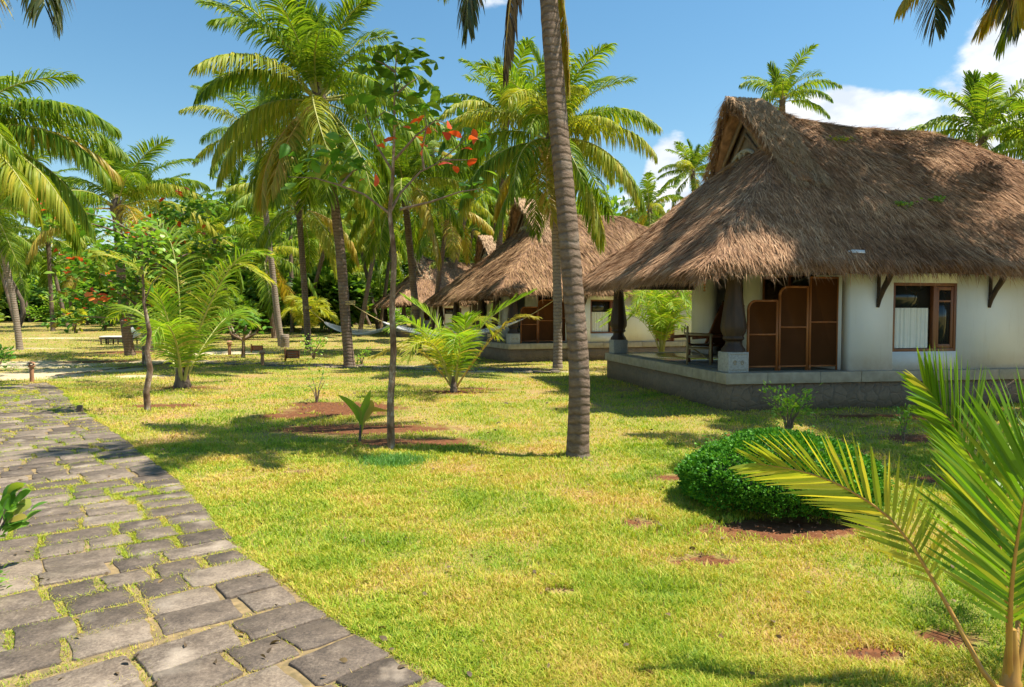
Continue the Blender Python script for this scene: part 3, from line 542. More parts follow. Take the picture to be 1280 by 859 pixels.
# folding cane screens on the verandahs
def screen(M, rz, u0, label, specs, v0=.42):
    base = M @ Vector((u0, v0, ZF)); th = thing('folding_screen', label, 'folding screen', base, rz, 'cane folding screens on the verandahs')
    x = 0; zig = 1
    for (wd, h, rl) in specs:
        pe = bpy.data.objects.new('panel', None)
        f = .045; fr = MB(); r_ = .16 if rl else .02; dy = .0
        left = [(x + f / 2, dy, .06), (x + f / 2, dy, h - r_)] + [(x + f / 2 + r_ - r_ * math.cos(a), dy, h - r_ + r_ * math.sin(a)) for a in np.linspace(.15, math.pi / 2, 6)] + [(x + wd - f / 2, dy, h)]
        for a, b in zip(left[:-1], left[1:]): fr.bar(a, b, .035, f * .8)
        fr.bar((x + wd - f / 2, dy, .0), (x + wd - f / 2, dy, h + .01), .035, f); fr.bar((x + f / 2, dy, 0), (x + f / 2, dy, .1), .035, f)
        for zc in (.08, h * .52): fr.bar((x + f, dy, zc), (x + wd - f, dy, zc), .03, f)
        po = fr.build('panel', MT['wood'], th)
        cn = MB(); outl = [(x + f, .08), (x + wd - f, .08), (x + wd - f, h - .01), (x + f + r_, h - .01)] + [(x + f + r_ - r_ * math.sin(a), h - .01 - r_ + r_ * math.cos(a)) for a in np.linspace(.2, math.pi / 2, 5)]
        n_ = len(outl); V = [(a, dy - .006, b) for a, b in outl] + [(a, dy + .006, b) for a, b in outl]
        cn.add(V, [tuple(range(n_)), tuple(range(n_, 2 * n_))[::-1]] + [(k, (k + 1) % n_, n_ + (k + 1) % n_, n_ + k) for k in range(n_)]); cn.build('cane_infill', MT['cane'], po)
        bpy.data.objects.remove(pe); x += wd + .012
screen(MA, R(10), .62, 'stepped brown cane folding screen beside the granite column base of the nearest cottage', ((.62, 1.30, True), (.61, 1.56, True), (.62, 1.74, False)))
screen(MBt, R(21), .62, 'brown cane folding screen on the verandah of the second cottage behind the hammock rope', ((.7, 1.35, True), (.7, 1.62, True), (.7, 1.80, False)))
# verandah chairs
def sling_chair(loc, rz):
    th = thing('sling_chair', 'low wooden chair with black sling seat on the nearest verandah', 'chair', loc, rz)
    for sx in (-.27, .27):
        for sy in (-.25, .22):
            l = MB(); l.bar((sx, sy, 0), (sx, sy, .62 if sy < 0 else .80), .04); l.build('leg', MT['bamboo'], th)
        a = MB(); a.bar((sx, -.29, .62), (sx, .28, .64), .05, .03); a.build('armrest', MT['bamboo'], th)
    b = MB()
    for z in (.16, .34): b.bar((-.27, -.25, z), (.27, -.25, z), .03); b.bar((-.27, -.25, z), (-.27, .22, z), .03); b.bar((.27, -.25, z), (.27, .22, z), .03)
    b.bar((-.27, -.25, .1), (.27, .22, .4), .02); b.bar((.27, -.25, .1), (-.27, .22, .4), .02); b.build('stretcher', MT['bamboo'], th)
    s = MB(); n_ = 12; t_ = np.linspace(0, 1, n_); X_, T_ = np.meshgrid([-.25, .25], t_, indexing='ij'); Yy = -.27 + .5 * T_; Zz = .45 - .06 * np.sin(np.pi * T_)
    V = np.stack([X_, Yy, Zz], -1).reshape(-1, 3); k = np.arange(n_ - 1); s.add(V, np.stack([k, k + 1, n_ + k + 1, n_ + k], -1)); s.build('seat', MT['fabric'], th).modifiers.new('s', 'SOLIDIFY').thickness = .01
    s = MB(); Zz = .5 + .35 * T_; Yy = .22 + .04 * T_ + .05 * np.sin(np.pi * T_); s.add(np.stack([X_, Yy, Zz], -1).reshape(-1, 3), np.stack([k, k + 1, n_ + k + 1, n_ + k], -1)); s.build('backrest', MT['fabric'], th).modifiers.new('s', 'SOLIDIFY').thickness = .01
sling_chair(MA @ Vector((.55, 2.3, ZF)), R(75))
def planter(loc, rz):
    th = thing('planter_chair', 'dark reclining planter chair behind the near column', 'chair', loc, rz)
    for sx in (-.33, .33):
        for sy, h in ((-.35, .42), (.3, .5)):
            l = MB(); l.bar((sx, sy, 0), (sx, sy, h), .05); l.build('leg', MT['frame'], th)
        a = MB(); a.bar((sx, -.9, .56), (sx, .4, .6), .07, .03); a.bar((sx, -.35, .4), (sx, -.35, .57), .04); a.bar((sx, .3, .45), (sx, .35, .6), .04); a.build('armrest', MT['frame'], th)
    s = MB(); s.box(-.3, .3, -.4, .2, .36, .40); s.build('seat', MT['cane'], th)
    s = MB(); s.bar((0, .15, .38), (0, .62, 1.22), .60, .03); s.build('backrest', MT['cane'], th)
    s = MB(); s.bar((-.31, .13, .36), (-.31, .64, 1.26), .05); s.bar((.31, .13, .36), (.31, .64, 1.26), .05); s.build('frame', MT['frame'], th)
planter(MA @ Vector((1.15, 2.9, ZF)), R(-60))
# bells hanging at the near eave corner
o = MB(); bp_ = MA @ Vector((.15, 1.2, 2.44))
for k in range(5): o.lathe([(.006, -k * .055), (.022, -k * .055 - .02), (.026, -k * .055 - .035), (.004, -k * .055 - .045)], 8, tuple(bp_))
o.tube([tuple(bp_ + Vector((0, 0, .02))), tuple(bp_ - Vector((0, 0, .26)))], .003, 5)
tag(o.build('hanging_ornament', MT['clay']), 'small dark string ornament hanging from the beam near the eave corner', 'ornament')

# ------------------------------------------------------------------ palms
UP = np.array((0, 0, 1.0))
def frond(mb, ctrl, n=55, ll=.95, lw=.022, droop=.5, vup=.25, pet=.16, r0=.035, seed=0, fwd=(.35, 1.15), prof_p=.6, jit=.07, side=None, ml=0, mr_=1, tip=.45):
    rg = np.random.default_rng(seed); c = cat(ctrl, 80); d = np.linalg.norm(np.diff(c, axis=0), axis=1); s_ = np.concatenate([[0], np.cumsum(d)]); s_ /= s_[-1]
    T = np.gradient(c, axis=0); T /= np.linalg.norm(T, axis=1)[:, None]
    if side is None:
        ch = c[-1] - c[0]; ch[2] = 0
        if np.linalg.norm(ch) < .05: ch = np.array((1.0, 0, 0))
        side = np.array((-ch[1], ch[0], 0)) / np.linalg.norm(ch)
    side = np.asarray(side, float)
    t = np.repeat(pet + (1 - pet) * (np.arange(n) / (n - 1)) ** .93 * .995, 2); sg = np.tile([-1.0, 1.0], n); t = np.clip(t + rg.normal(0, .004, 2 * n), 0, 1)
    p0 = np.stack([np.interp(t, s_, c[:, k]) for k in range(3)], -1); tt = np.stack([np.interp(t, s_, T[:, k]) for k in range(3)], -1); tt /= np.linalg.norm(tt, axis=1)[:, None]
    S_ = side[None] - tt * (tt @ side)[:, None]; S_ /= np.linalg.norm(S_, axis=1)[:, None]; Nn = np.cross(tt, S_); Nn *= np.sign(Nn[:, 2:3].mean() + 1e-6)
    q = np.clip((t - pet) / (1 - pet), 0, 1); a = fwd[0] + (fwd[1] - fwd[0]) * q ** 1.3 + rg.normal(0, jit, 2 * n)
    L = ll * (tip + (1 - tip) * np.sin(np.pi * np.clip(.12 + .80 * q, 0, 1)) ** prof_p) * (1 - .35 * q ** 6) * rg.uniform(.9, 1.08, 2 * n)
    L *= np.clip(.45 + q * 6, 0, 1)
    D = S_ * (sg * np.cos(a))[:, None] + tt * np.sin(a)[:, None] + Nn * (vup + rg.normal(0, jit, 2 * n))[:, None]; D /= np.linalg.norm(D, axis=1)[:, None]
    K = 5; pts = [p0]; ds = [D]; st = L / (K - 1)
    dr = droop * rg.uniform(.6, 1.4, 2 * n)
    for k in range(K - 1):
        D = D - UP * (dr * (.25 + .35 * k))[:, None] * (ll if ll < .8 else 1) ** .5; D /= np.linalg.norm(D, axis=1)[:, None]; pts.append(pts[-1] + D * st[:, None]); ds.append(D)
    Pk = np.stack(pts, 1); Dk = np.stack(ds, 1)
    rollv = tt + Nn * rg.normal(0.35, .35, 2 * n)[:, None]
    Wk = rollv[:, None] - Dk * np.sum(rollv[:, None] * Dk, -1, keepdims=True); Wk /= np.linalg.norm(Wk, axis=-1, keepdims=True) + 1e-9
    wp = np.array([.55, 1, .95, .65, .06]); Wk = Wk * (wp[None, :, None] * lw)
    mb.strips(Pk, Wk, ml)
    kk = np.linspace(0, 79, 16).astype(int); mb.tube(c[kk], r0 * (1.25 - 1.1 * s_[kk]) * np.where(s_[kk] < .05, 1.6, 1), 5, mr_, cap=False)
def arc(L, e0, e1, n=9, pw=1.0, side=0):
    p = np.zeros(3); P_ = [p.copy()]
    for k in range(n):
        t = (k + .5) / n; e = R(e0 + (e1 - e0) * t ** pw); p = p + np.array((math.cos(e), side * t * .25, math.sin(e))) * L / n; P_.append(p.copy())
    return P_
CLS = {'G': (-58, -87), 'A': (86, 62), 'B': (74, 8), 'C': (54, -28), 'D': (30, -52), 'E': (6, -68), 'F': (-35, -86)}
_fc = {}
def frond_mesh(cl, var, col, far=False):
    key = (cl, var, col, far)
    if key not in _fc:
        mb = MB(); e0, e1 = CLS[cl]; L = 4.3 * (.72 if cl == 'A' else .92 if cl == 'F' else 1)
        dro = {'A': .10, 'B': .30, 'C': .75, 'D': .9, 'E': .9, 'F': .3, 'G': .9}[cl] * (1 + .25 * var); vu = {'A': .2, 'B': .35, 'C': .3, 'D': .15, 'E': .0, 'F': -.1, 'G': -.3}[cl]
        rg_ = random.Random(hash((ord(cl), var)) % 999)
        frond(mb, arc(L, e0 + rg_.uniform(-4, 4), e1 + rg_.uniform(-8, 8), side=rg_.uniform(-.8, .8)), n=52 if far else 98, ll=1.0 if cl != 'G' else .7, lw=.042 if far else .023, droop=dro, vup=vu, seed=var * 7 + ord(cl), fwd=(.25, 1.1) if cl not in 'AG' else (.9, 1.3))
        rc = MT['rachis_old'] if col in ('palm_old', 'palm_dead') else MT['rachis']
        _fc[key] = mb.mesh('frond', [MT[col], rc])
    return _fc[key]
def crown(th, top, n, scale, seed, hang=.35, yel=.3, old=.12, extra=(), far=False, skip_az=None, coco=0, low=1.0):
    rg = random.Random(seed); k = 0
    def put(cl, col, az, sc_, tilt=0, roll=0):
        o = bpy.data.objects.new('frond', frond_mesh(cl, rg.randrange(3), col, far)); C.objects.link(o); o.parent = th; o.location = top
        o.rotation_euler = (R(roll), R(tilt), R(az)); o.scale = (sc_,) * 3; return o
    for i in range(n):
        q = i / (n - 1); az = i * 137.5 + rg.uniform(-14, 14) + seed * 31
        x = q * low
        cl = 'A' if x < .08 else 'B' if x < .30 else 'C' if x < .54 else 'D' if x < .74 else 'E' if x < .9 else 'F'
        r_ = rg.random(); col = 'palm'
        if x > .35 and r_ < yel: col = 'palm_yel'
        if x > .72 and r_ < old * 3: col = 'palm_old'
        put(cl, col, az, scale * rg.uniform(.86, 1.08), rg.uniform(-7, 7), rg.uniform(-12, 12))
    for (cl, col, az, s_) in extra: put(cl, col, az, scale * s_)
    if coco:
        for b in range(max(1, coco // 9)):
            az = rg.uniform(200, 340); bx = Vector((math.cos(R(az)) * .42, math.sin(R(az)) * .5, -.5)) * scale + Vector(top)
            for c_ in range(min(9, coco)):
                m_ = MB(); rr = .15 * scale * rg.uniform(.85, 1.1); m_.lathe([(.01, -rr), (rr * .6, -rr * .75), (rr * .95, -rr * .1), (rr * .85, rr * .5), (rr * .4, rr * .95), (.01, rr * 1.05)], 10)
                o = m_.build('coconut', MT['coconut'], th, smooth=True); o.location = bx + Vector((rg.uniform(-.24, .24), rg.uniform(-.2, .2), rg.uniform(-.26, .2))) * scale; o.rotation_euler = (rg.uniform(-.5, .5), rg.uniform(-.5, .5), 0)
    # fibrous boot below the fronds
    m_ = MB(); m_.lathe([(.13, -.75), (.17, -.4), (.24, -.1), (.26, .1), (.16, .4), (.03, .7)], 10, (0, 0, 0)); o = m_.build('crown_shaft', MT['bark_dark'], th, smooth=True); o.location = top; o.scale = (scale,) * 3
def trunk(th, pts, r0, r1, rings=0, mname='trunk', sides=12, flare=1.35, n=60):
    c = cat(pts, n); t = np.linspace(0, 1, n); r_ = r0 + (r1 - r0) * t ** .8; d = np.linalg.norm(c - c[0], axis=1); r_ = r_ * (1 + (flare - 1) * np.exp(-d / .22))
    rg = np.random.default_rng(int(abs(c[0, 0]) * 100)); r_ = r_ * (1 + rg.normal(0, .018, n))
    mb = MB(); mb.tube(c, r_, sides); return mb.build('trunk', MT[mname], th, smooth=True)
_np = 0
def palm(label, base, top, r0, r1, n, scale, seed, mids=(), group=None, coco=0, mname='trunk', far=False, name='coconut_palm', **kw):
    base = Vector(base); base.z = float(gz(base.x, base.y)); th = thing(name, label, 'palm tree', base, 0, group or 'coconut palms around the lawn')
    top = Vector(top) - base; pts = [Vector((0, 0, -.15)), Vector((0, 0, 0))] + [Vector(m_) - base for m_ in mids] + [top - Vector((0, 0, .25 * scale))]
    if r0: trunk(th, pts, r0, r1, mname=mname, sides=10 if far else 16, n=40 if far else 90)
    crown(th, top, n, scale, seed, coco=coco, far=far, **kw); return th

# the near palm with its crown above the picture
b = G(722, 570)
palm('nearest coconut palm, a ringed bare trunk leaning left in front of the cottages', b, P(676, -160, 9.9), .132, .118, 19, .62, 3,
     mids=(P(724, 470, b.y + .02), P(717, 370, b.y + .15), P(707, 250, b.y + .35), P(696, 130, b.y + .6), P(686, 0, b.y + .95)), low=.72,
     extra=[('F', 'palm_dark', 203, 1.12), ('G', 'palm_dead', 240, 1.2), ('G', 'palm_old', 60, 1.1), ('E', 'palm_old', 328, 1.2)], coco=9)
b = G(437, 458)
palm('tall palm with the biggest full crown, coconuts, and a hammock rope round its trunk', b, P(398, 128, b.y), .19, .15, 34, 1.08, 5, mids=(P(432, 400, b.y), P(424, 300, b.y), P(412, 220, b.y)), coco=12, yel=.35, old=.08,
     extra=[('F', 'palm_old', 250, .9), ('E', 'palm_yel', 200, .9), ('F', 'palm_yel', 190, .95), ('F', 'palm_yel', 330, .95), ('F', 'palm', 300, 1.0), ('F', 'palm_old', 215, 1.0)])
b = G(697, 461)
palm('palm behind the leaning trunk, coconut bunch in its crown, yellow rope round its trunk', b, P(690, 178, b.y), .16, .12, 36, .88, 8, mids=(P(697, 380, b.y), P(694, 280, b.y)), coco=14, yel=.4, mname='trunk_pale',
     extra=[('E', 'palm_yel', 320, 1.0), ('F', 'palm_yel', 345, 1.0), ('F', 'palm', 200, 1.0), ('E', 'palm', 185, 1.0), ('F', 'palm_old', 280, .8)])
b = P(352, 432, 38); 
palm('slender pale palm standing by the round log stump', b, P(322, 178, 38), .20, .14, 24, 1.0, 9, mids=(P(345, 380, 38), P(335, 290, 38)), mname='trunk_pale', yel=.4)
b = P(386, 437, 34)
palm('low crowned palm just left of the tall full crowned palm', b, P(374, 262, 34), .18, .14, 24, .95, 14, mids=(P(382, 380, 34),), yel=.5, old=.12)
b = P(524, 437, 32)
palm('dark leaning palm with golden fronds, tied to the end of the far hammock', b, P(506, 238, 32), .20, .15, 30, .98, 15, mids=(P(518, 370, 32),), yel=.55, old=.2)
b = P(163, 446, 29)
palm('thick trunked palm rising behind the red leaved tree near the lounger', b, P(146, 262, 29), .22, .17, 20, 1.0, 16, mids=(P(155, 390, 29),), low=.85, yel=.25)
b = P(25, 437, 34)
palm('thin palm on the sand at the far edge behind the path lamp', b, P(-8, 262, 34), .16, .13, 24, 1.0, 17, mids=(P(14, 360, 34),), yel=.5, mname='trunk_pale')
palm('palm beside the path, its dark arching fronds reaching in over the sand', P(-90, 520, 13.5), P(-62, 176, 15.5), .16, .13, 24, .84, 18, mids=(P(-80, 350, 14.5),), yel=.2, old=.05,
     extra=[('D', 'palm', 8, 1.05), ('E', 'palm_yel', -10, 1.0), ('E', 'palm', 5, 1.02), ('C', 'palm', 15, 1.0), ('E', 'palm_yel', -25, .95)])
palm('palm with only one brown tinged frond tip hanging into the sky corner', P(-170, 700, 7), P(-75, -250, 9), .15, .12, 16, .72, 21, mids=(P(-130, 300, 8),), low=.6,
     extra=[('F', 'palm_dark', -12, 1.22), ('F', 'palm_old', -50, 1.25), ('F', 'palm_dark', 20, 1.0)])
palm('palm leaning over the nearest cottage, only its dark hanging frond tips in view', (11.2, 11.6, 0), P(1268, -165, 14.0), .16, .13, 24, .95, 22, mids=((11.2, 12.0, 3), (10.8, 12.6, 6.5)), low=.74,
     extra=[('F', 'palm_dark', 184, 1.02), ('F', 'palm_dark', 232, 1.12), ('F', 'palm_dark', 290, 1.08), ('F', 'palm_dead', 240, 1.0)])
palm('palm beyond the side of the picture whose crown shades the eave over the curtained window', (12.6, 11.2, 0), (11.0, 12.3, 9.3), .16, .13, 26, .92, 33, mids=((12.4, 11.4, 4),), low=.95)
palm('palm standing off beside the fan leaved young palm, seen only by its shadow', (9.8, 8.6, 0), (9.0, 8.9, 8.6), .15, .12, 20, .85, 25, mids=((9.6, 8.7, 4),), low=.95)
# behind the roofs
palm('palm rising behind the nearest ridge close to the gable peak', (15.2, 38, 0), P(978, 128, 36), .2, .15, 16, .66, 26, low=.75, far=True, group='palms behind the thatched roofs')
palm('bluish palm crown showing above the dropping end of the ridge', (24.5, 36, 0), P(1228, 172, 34), .2, .15, 24, .92, 27, far=True, group='palms behind the thatched roofs')
palm('palm at the side edge behind the ridge, lower than its bluish neighbour', (25.5, 32, 0), P(1310, 190, 31), .2, .15, 24, .9, 28, far=True, group='palms behind the thatched roofs')
palm('small dark palm in front of the cloud in the gap between two roofs', (14.8, 52, 0), P(866, 218, 50), .22, .16, 22, .72, 29, far=True, group='palms behind the thatched roofs')
palm('palm head just above the far roof, below the small dark palm', (10, 44, 0), P(812, 262, 42), .2, .15, 18, .6, 30, far=True, group='palms behind the thatched roofs')
palm('palm with drooping fronds filling in behind the coconut bunch palm', (-.9, 33, 0), P(632, 150, 32), .2, .15, 24, .85, 31, far=True, group='palms behind the thatched roofs')
palm('tall far palm whose crown shows between the two big crowns', (-5.5, 46, 0), P(560, 262, 45), .2, .15, 24, 1.0, 32, far=True, group='palms behind the thatched roofs')
# far belt
rgb = random.Random(77); lab = 'distant coconut palm in the thick green belt at the far side of the lawn'
far_spots = [(215, 330, 46), (270, 300, 52), (300, 262, 60), (330, 320, 48), (410, 290, 55), (450, 300, 60), (475, 270, 52), (545, 300, 70), (590, 290, 75), (60, 300, 60), (100, 322, 70), (20, 330, 80), (190, 255, 62), (240, 262, 75), (255, 335, 66), (350, 290, 70), (385, 330, 62), (435, 345, 72), (490, 320, 78), (620, 262, 60), (655, 255, 66), (-10, 290, 55), (130, 345, 85), (290, 350, 90), (560, 330, 58), (45, 240, 66), (362, 240, 58), (225, 295, 80), (590, 225, 56), (500, 225, 64), (540, 190, 60), (430, 240, 74)]
for k, (px, py, Yd) in enumerate(far_spots):
    tp = P(px, py, Yd); bx = tp.x + rgb.uniform(-2.5, 2.5)
    palm(lab, (bx, Yd + rgb.uniform(-1, 1), 0), tp, .22, .15, 18, rgb.uniform(.9, 1.25), 40 + k, far=True, yel=.35, old=.05, group='distant palms in the belt beyond the lawn')
# ------------------------------------------------------------------ young palms
def young(name, label, base, fr, stem=None, group=None):
    """fr: list of (control points in world, kwargs, leaf material, rachis material)"""
    base = Vector(base); th = thing(name, label, 'young palm', base, 0, group)
    if stem:
        m_ = MB(); m_.lathe([(stem[0] * 1.1, -.05), (stem[0] * 1.25, .06), (stem[0], .25 * stem[1]), (stem[0] * .8, .6 * stem[1]), (stem[0] * .45, stem[1])], 12); m_.build('trunk', MT[stem[2] if len(stem) > 2 else 'bark_dark'], th, smooth=True)
    for k, (pts, kw, lm, rm) in enumerate(fr):
        m_ = MB(); frond(m_, [Vector(p_) - base for p_ in pts], seed=k + 3, **kw); m_.build('frond', [MT[lm], MT[rm]], th)
    return th
def PP(Y, *pts): return [P(a, b, Y + (c if c else 0)) for a, b, c in [(q + (0,))[:3] if len(q) == 2 else q for q in pts]]
# by the hammock
Y0 = 15.3; kw = dict(n=52, ll=.60, lw=.013, droop=.3, vup=.3, r0=.02)
young('young_coconut_palm', 'young coconut palm with a yellow frond drooping to each side, before the hammock', G(567, 490), [
    (PP(Y0, (567, 486), (560, 445), (545, 405), (525, 385), (508, 374)), dict(kw, droop=.15, ll=.5), 'palm_young', 'rachis'),
    (PP(Y0, (568, 486), (580, 445), (605, 405), (635, 382), (663, 367)), dict(kw, droop=.15, ll=.52), 'palm_young', 'rachis'),
    (PP(Y0, (568, 486), (576, 440, -.1), (582, 410, -.3), (580, 396, -.7)), dict(kw, ll=.55), 'palm_young', 'rachis'),
    (PP(Y0, (567, 486), (565, 445, .1), (572, 415, .3), (600, 400, .6), (620, 420, .9)), dict(kw), 'palm_yel', 'rachis'),
    (PP(Y0, (569, 486), (590, 455), (618, 420), (645, 398), (670, 397)), dict(kw, ll=.42, droop=.5), 'palm_old', 'rachis_old'),
    (PP(Y0, (566, 486), (548, 462), (525, 440), (495, 436), (466, 446)), dict(kw, ll=.40, droop=.6), 'palm_old', 'rachis_old'),
    (PP(Y0, (566, 486), (552, 452, -.2), (535, 420, -.5), (510, 402, -.8), (492, 410, -1)), dict(kw), 'palm_young', 'rachis'),
    (PP(Y0, (566, 486), (556, 455, -.2), (540, 430, -.7), (520, 430, -1.1), (510, 448, -1.4)), dict(kw), 'palm_yel', 'rachis'),
    (PP(Y0, (568, 486), (572, 452, -.3), (575, 425, -.8), (570, 420, -1.3), (566, 436, -1.7)), dict(kw), 'palm_young', 'rachis'),
    (PP(Y0, (567, 486), (560, 450, .3), (550, 420, .8), (535, 415, 1.3), (520, 430, 1.6)), dict(kw), 'palm_young', 'rachis'),
], (.07, .35), group='young coconut palms planted in the lawn')
Y0 = 16.0; kw = dict(n=60, ll=.72, lw=.015, droop=.3, vup=.3, r0=.028)
young('young_coconut_palm', 'large young coconut palm with stubby brown base beside the crooked sapling at the path', G(228, 485), [
    (PP(Y0, (229, 480), (240, 430), (262, 370), (292, 330), (335, 350)), dict(kw, droop=.35), 'palm_yel', 'rachis'),
    (PP(Y0, (229, 480), (246, 420, -.2), (275, 355, -.4), (305, 318, -.6), (338, 320, -.9)), dict(kw, droop=.35), 'palm_young', 'rachis'),
    (PP(Y0, (227, 480), (215, 430), (195, 375), (170, 335), (130, 318)), dict(kw), 'palm_yel', 'rachis'),
    (PP(Y0, (227, 480), (218, 430, -.3), (205, 385, -.6), (195, 362, -1)), dict(kw, ll=.7), 'palm_young', 'rachis'),
    (PP(Y0, (228, 480), (226, 420, .2), (222, 350, .4), (212, 300, .6), (190, 275, .8)), dict(kw), 'palm', 'rachis'),
    (PP(Y0, (227, 480), (210, 440, .4), (185, 400, 1), (160, 385, 1.5), (140, 400, 1.9)), dict(kw), 'palm', 'rachis'),
    (PP(Y0, (229, 480), (250, 440, .4), (275, 405, 1), (295, 392, 1.5), (315, 405, 1.9)), dict(kw), 'palm_young', 'rachis'),
    (PP(Y0, (228, 480), (222, 435, -.4), (212, 410, -1.0), (200, 408, -1.5), (190, 425, -1.9)), dict(kw), 'palm_young', 'rachis'),
], (.16, .75), group='young coconut palms planted in the lawn')
# in the near corner
Y0 = 3.0; B0 = P(1262, 905, Y0); B0.z = 0
kw = dict(n=44, ll=.42, lw=.0105, droop=.05, vup=.15, r0=.011, pet=.3, jit=.03, tip=.5)
bb_ = lambda *p_: [B0 + Vector((0, 0, .02))] + PP(Y0, *p_)
sx_ = (1, 0, 0)
young('young_palm', 'fan leaved young palm with orange stems close to the camera', B0, [
    (bb_((1258, 860), (1260, 765), (1240, 640, .1), (1203, 552, .15), (1156, 482, .1)), dict(kw, n=60, ll=.42, side=(.75, .35, .55), fwd=(.62, 1.22), droop=.05), 'palm_near', 'stem_orange'),
    (bb_((1262, 855), (1264, 745, -.1), (1274, 660, -.15), (1288, 595, -.2), (1312, 535, -.2)), dict(kw, n=54, ll=.50, side=(.9, -.3, .0), fwd=(.62, 1.2), droop=.04), 'palm_near', 'stem_orange'),
    ([B0 + Vector((-.02, -.05, .02))] + PP(Y0 - .1, (1234, 848), (1184, 757, .1), (1124, 660, .2), (1060, 612, .25), (1005, 590, .3), (948, 580, .3)), dict(kw, n=40, pet=.40, lw=.0085, ll=.31, side=(-.35, .4, -.85), fwd=(.62, 1.25), droop=.04, tip=.55), 'palm_yel', 'stem_orange'),
    (bb_((1270, 860), (1288, 760, .1), (1320, 680, .2), (1370, 620, .3)), dict(kw, n=34, ll=.42, side=(.8, -.3, -.3)), 'palm_near', 'stem_orange'),
    (bb_((1268, 850), (1276, 720, .3), (1288, 640, .5), (1296, 580, .7), (1300, 545, .9)), dict(kw, n=34, ll=.40), 'palm_near', 'stem_orange'),
], (.035, .3, 'stem_orange'), group=None)
# sprouted coconut seedling: a few undivided blades
def blade(mb, pts, wd, fold=.25, m=0):
    c = cat(pts, 14); T = np.gradient(c, axis=0); T /= np.linalg.norm(T, axis=1)[:, None]; t = np.linspace(0, 1, 14)
    ch = c[-1] - c[0]; S_ = np.cross(T, np.array((.15, 1.0, .1))); S_ /= np.linalg.norm(S_, axis=1)[:, None]; Nn = np.cross(S_, T)
    w_ = wd * np.sin(np.pi * np.clip(t * .93 + .05, 0, 1)) ** .8; w_[:4] = np.maximum(w_[:4] * .3, .008)
    V = np.stack([c - S_ * w_[:, None] + Nn * (w_ * fold)[:, None], c, c + S_ * w_[:, None] + Nn * (w_ * fold)[:, None]], 1).reshape(-1, 3); k = np.arange(13) * 3
    mb.add(V, np.concatenate([np.stack([k, k + 1, k + 4, k + 3], -1), np.stack([k + 1, k + 2, k + 5, k + 4], -1)]), m)
b = G(450, 551); th = thing('coconut_seedling', 'small coconut seedling with four stiff undivided leaves on the shaded bare soil', 'seedling', b)
Yb = b.y
for pts, wd, mm in (([(451, 545), (448, 520), (438, 505), (423, 494)], .055, 'palm_young'), ([(451, 545), (453, 520), (457, 505), (463, 488)], .06, 'palm_young'), ([(451, 545), (455, 522), (463, 512), (486, 514)], .045, 'palm_old'), ([(451, 545), (457, 520), (463, 508), (464, 500)], .06, 'palm_old'), ([(451, 545), (450, 522), (446, 510), (440, 508)], .04, 'palm_yel')):
    m_ = MB(); blade(m_, [P(a, q_, Yb) - b for a, q_ in pts], wd); m_.build('leaf', MT[mm], th, smooth=True)
m_ = MB(); m_.tube([(0, 0, -.02), (0, 0, .1), (.01, 0, .22)], [.02, .016, .01], 8); m_.build('stem', MT['bark_dark'], th)

# ------------------------------------------------------------------ leafy trees and shrubs
def leaves(mb, cen, n, spread, size, rg, m=0, flat=.4, updir=None, outward=None):
    """n oval leaves round cen"""
    cen = np.asarray(cen, float); c = cen + rg.normal(0, 1, (n, 3)) * np.asarray(spread)
    D = rg.normal(0, 1, (n, 3)); D[:, 2] = D[:, 2] * flat - .15
    if outward is not None: D += (c - np.asarray(outward)) * 2.0 / (np.linalg.norm(c - np.asarray(outward), axis=1).mean() + 1e-6)
    D /= np.linalg.norm(D, axis=1)[:, None]; Nn = np.array((0, 0, 1.0)) + rg.normal(0, .45, (n, 3)); S_ = np.cross(D, Nn); S_ /= np.linalg.norm(S_, axis=1)[:, None]; U_ = np.cross(S_, D)
    L = size * rg.uniform(.65, 1.2, n); w_ = L * .27
    k = [(0, .05, 0), (.12, .34, .05), (.38, .80, .11), (.64, 1.0, .10), (.86, .72, .03), (1.0, .08, -.06)] if size < .27 and n < 40 else [(0, 0, 0), (.3, .75, .10), (.68, 1.0, .08), (1.0, .06, -.05)]
    Pk = np.stack([c + D * (L * a)[:, None] + U_ * (L * z)[:, None] for a, _, z in k], 1); Wk = np.stack([S_ * (w_ * max(b_, .08))[:, None] for _, b_, _ in k], 1)
    mb.strips(Pk, Wk, m)
def shrub(name, label, cat_, base, h, r, n, size, mname, seed, group=None, stems=6, top_heavy=0, kind_leaf='foliage'):
    rg = np.random.default_rng(seed); th = thing(name, label, cat_, base, 0, group); mb = MB(); st = MB()
    for k in range(stems):
        a = k * 2.4; e = np.array((math.cos(a) * r * .75, math.sin(a) * r * .75, h * rg.uniform(.6, .95)))
        st.tube([(0, 0, -.03), tuple(e * [.3, .3, .5]), tuple(e)], [r * .05 + .005, r * .03 + .004, .004], 5)
        m_ = n // stems
        for q in range(4): leaves(mb, e * (np.array((1, 1, 1)) * rg.uniform(.5, 1.08)) + rg.normal(0, r * .12, 3), m_ // 4 + 1, (r * .22, r * .22, h * .10), size, rg, outward=(0, 0, h * .4))
    v = mb.V; 
    for a_ in v: a_[:, 2] = np.maximum(a_[:, 2], .01)
    mb.build(kind_leaf, MT[mname], th); st.build('stem', MT['branch'], th); return th
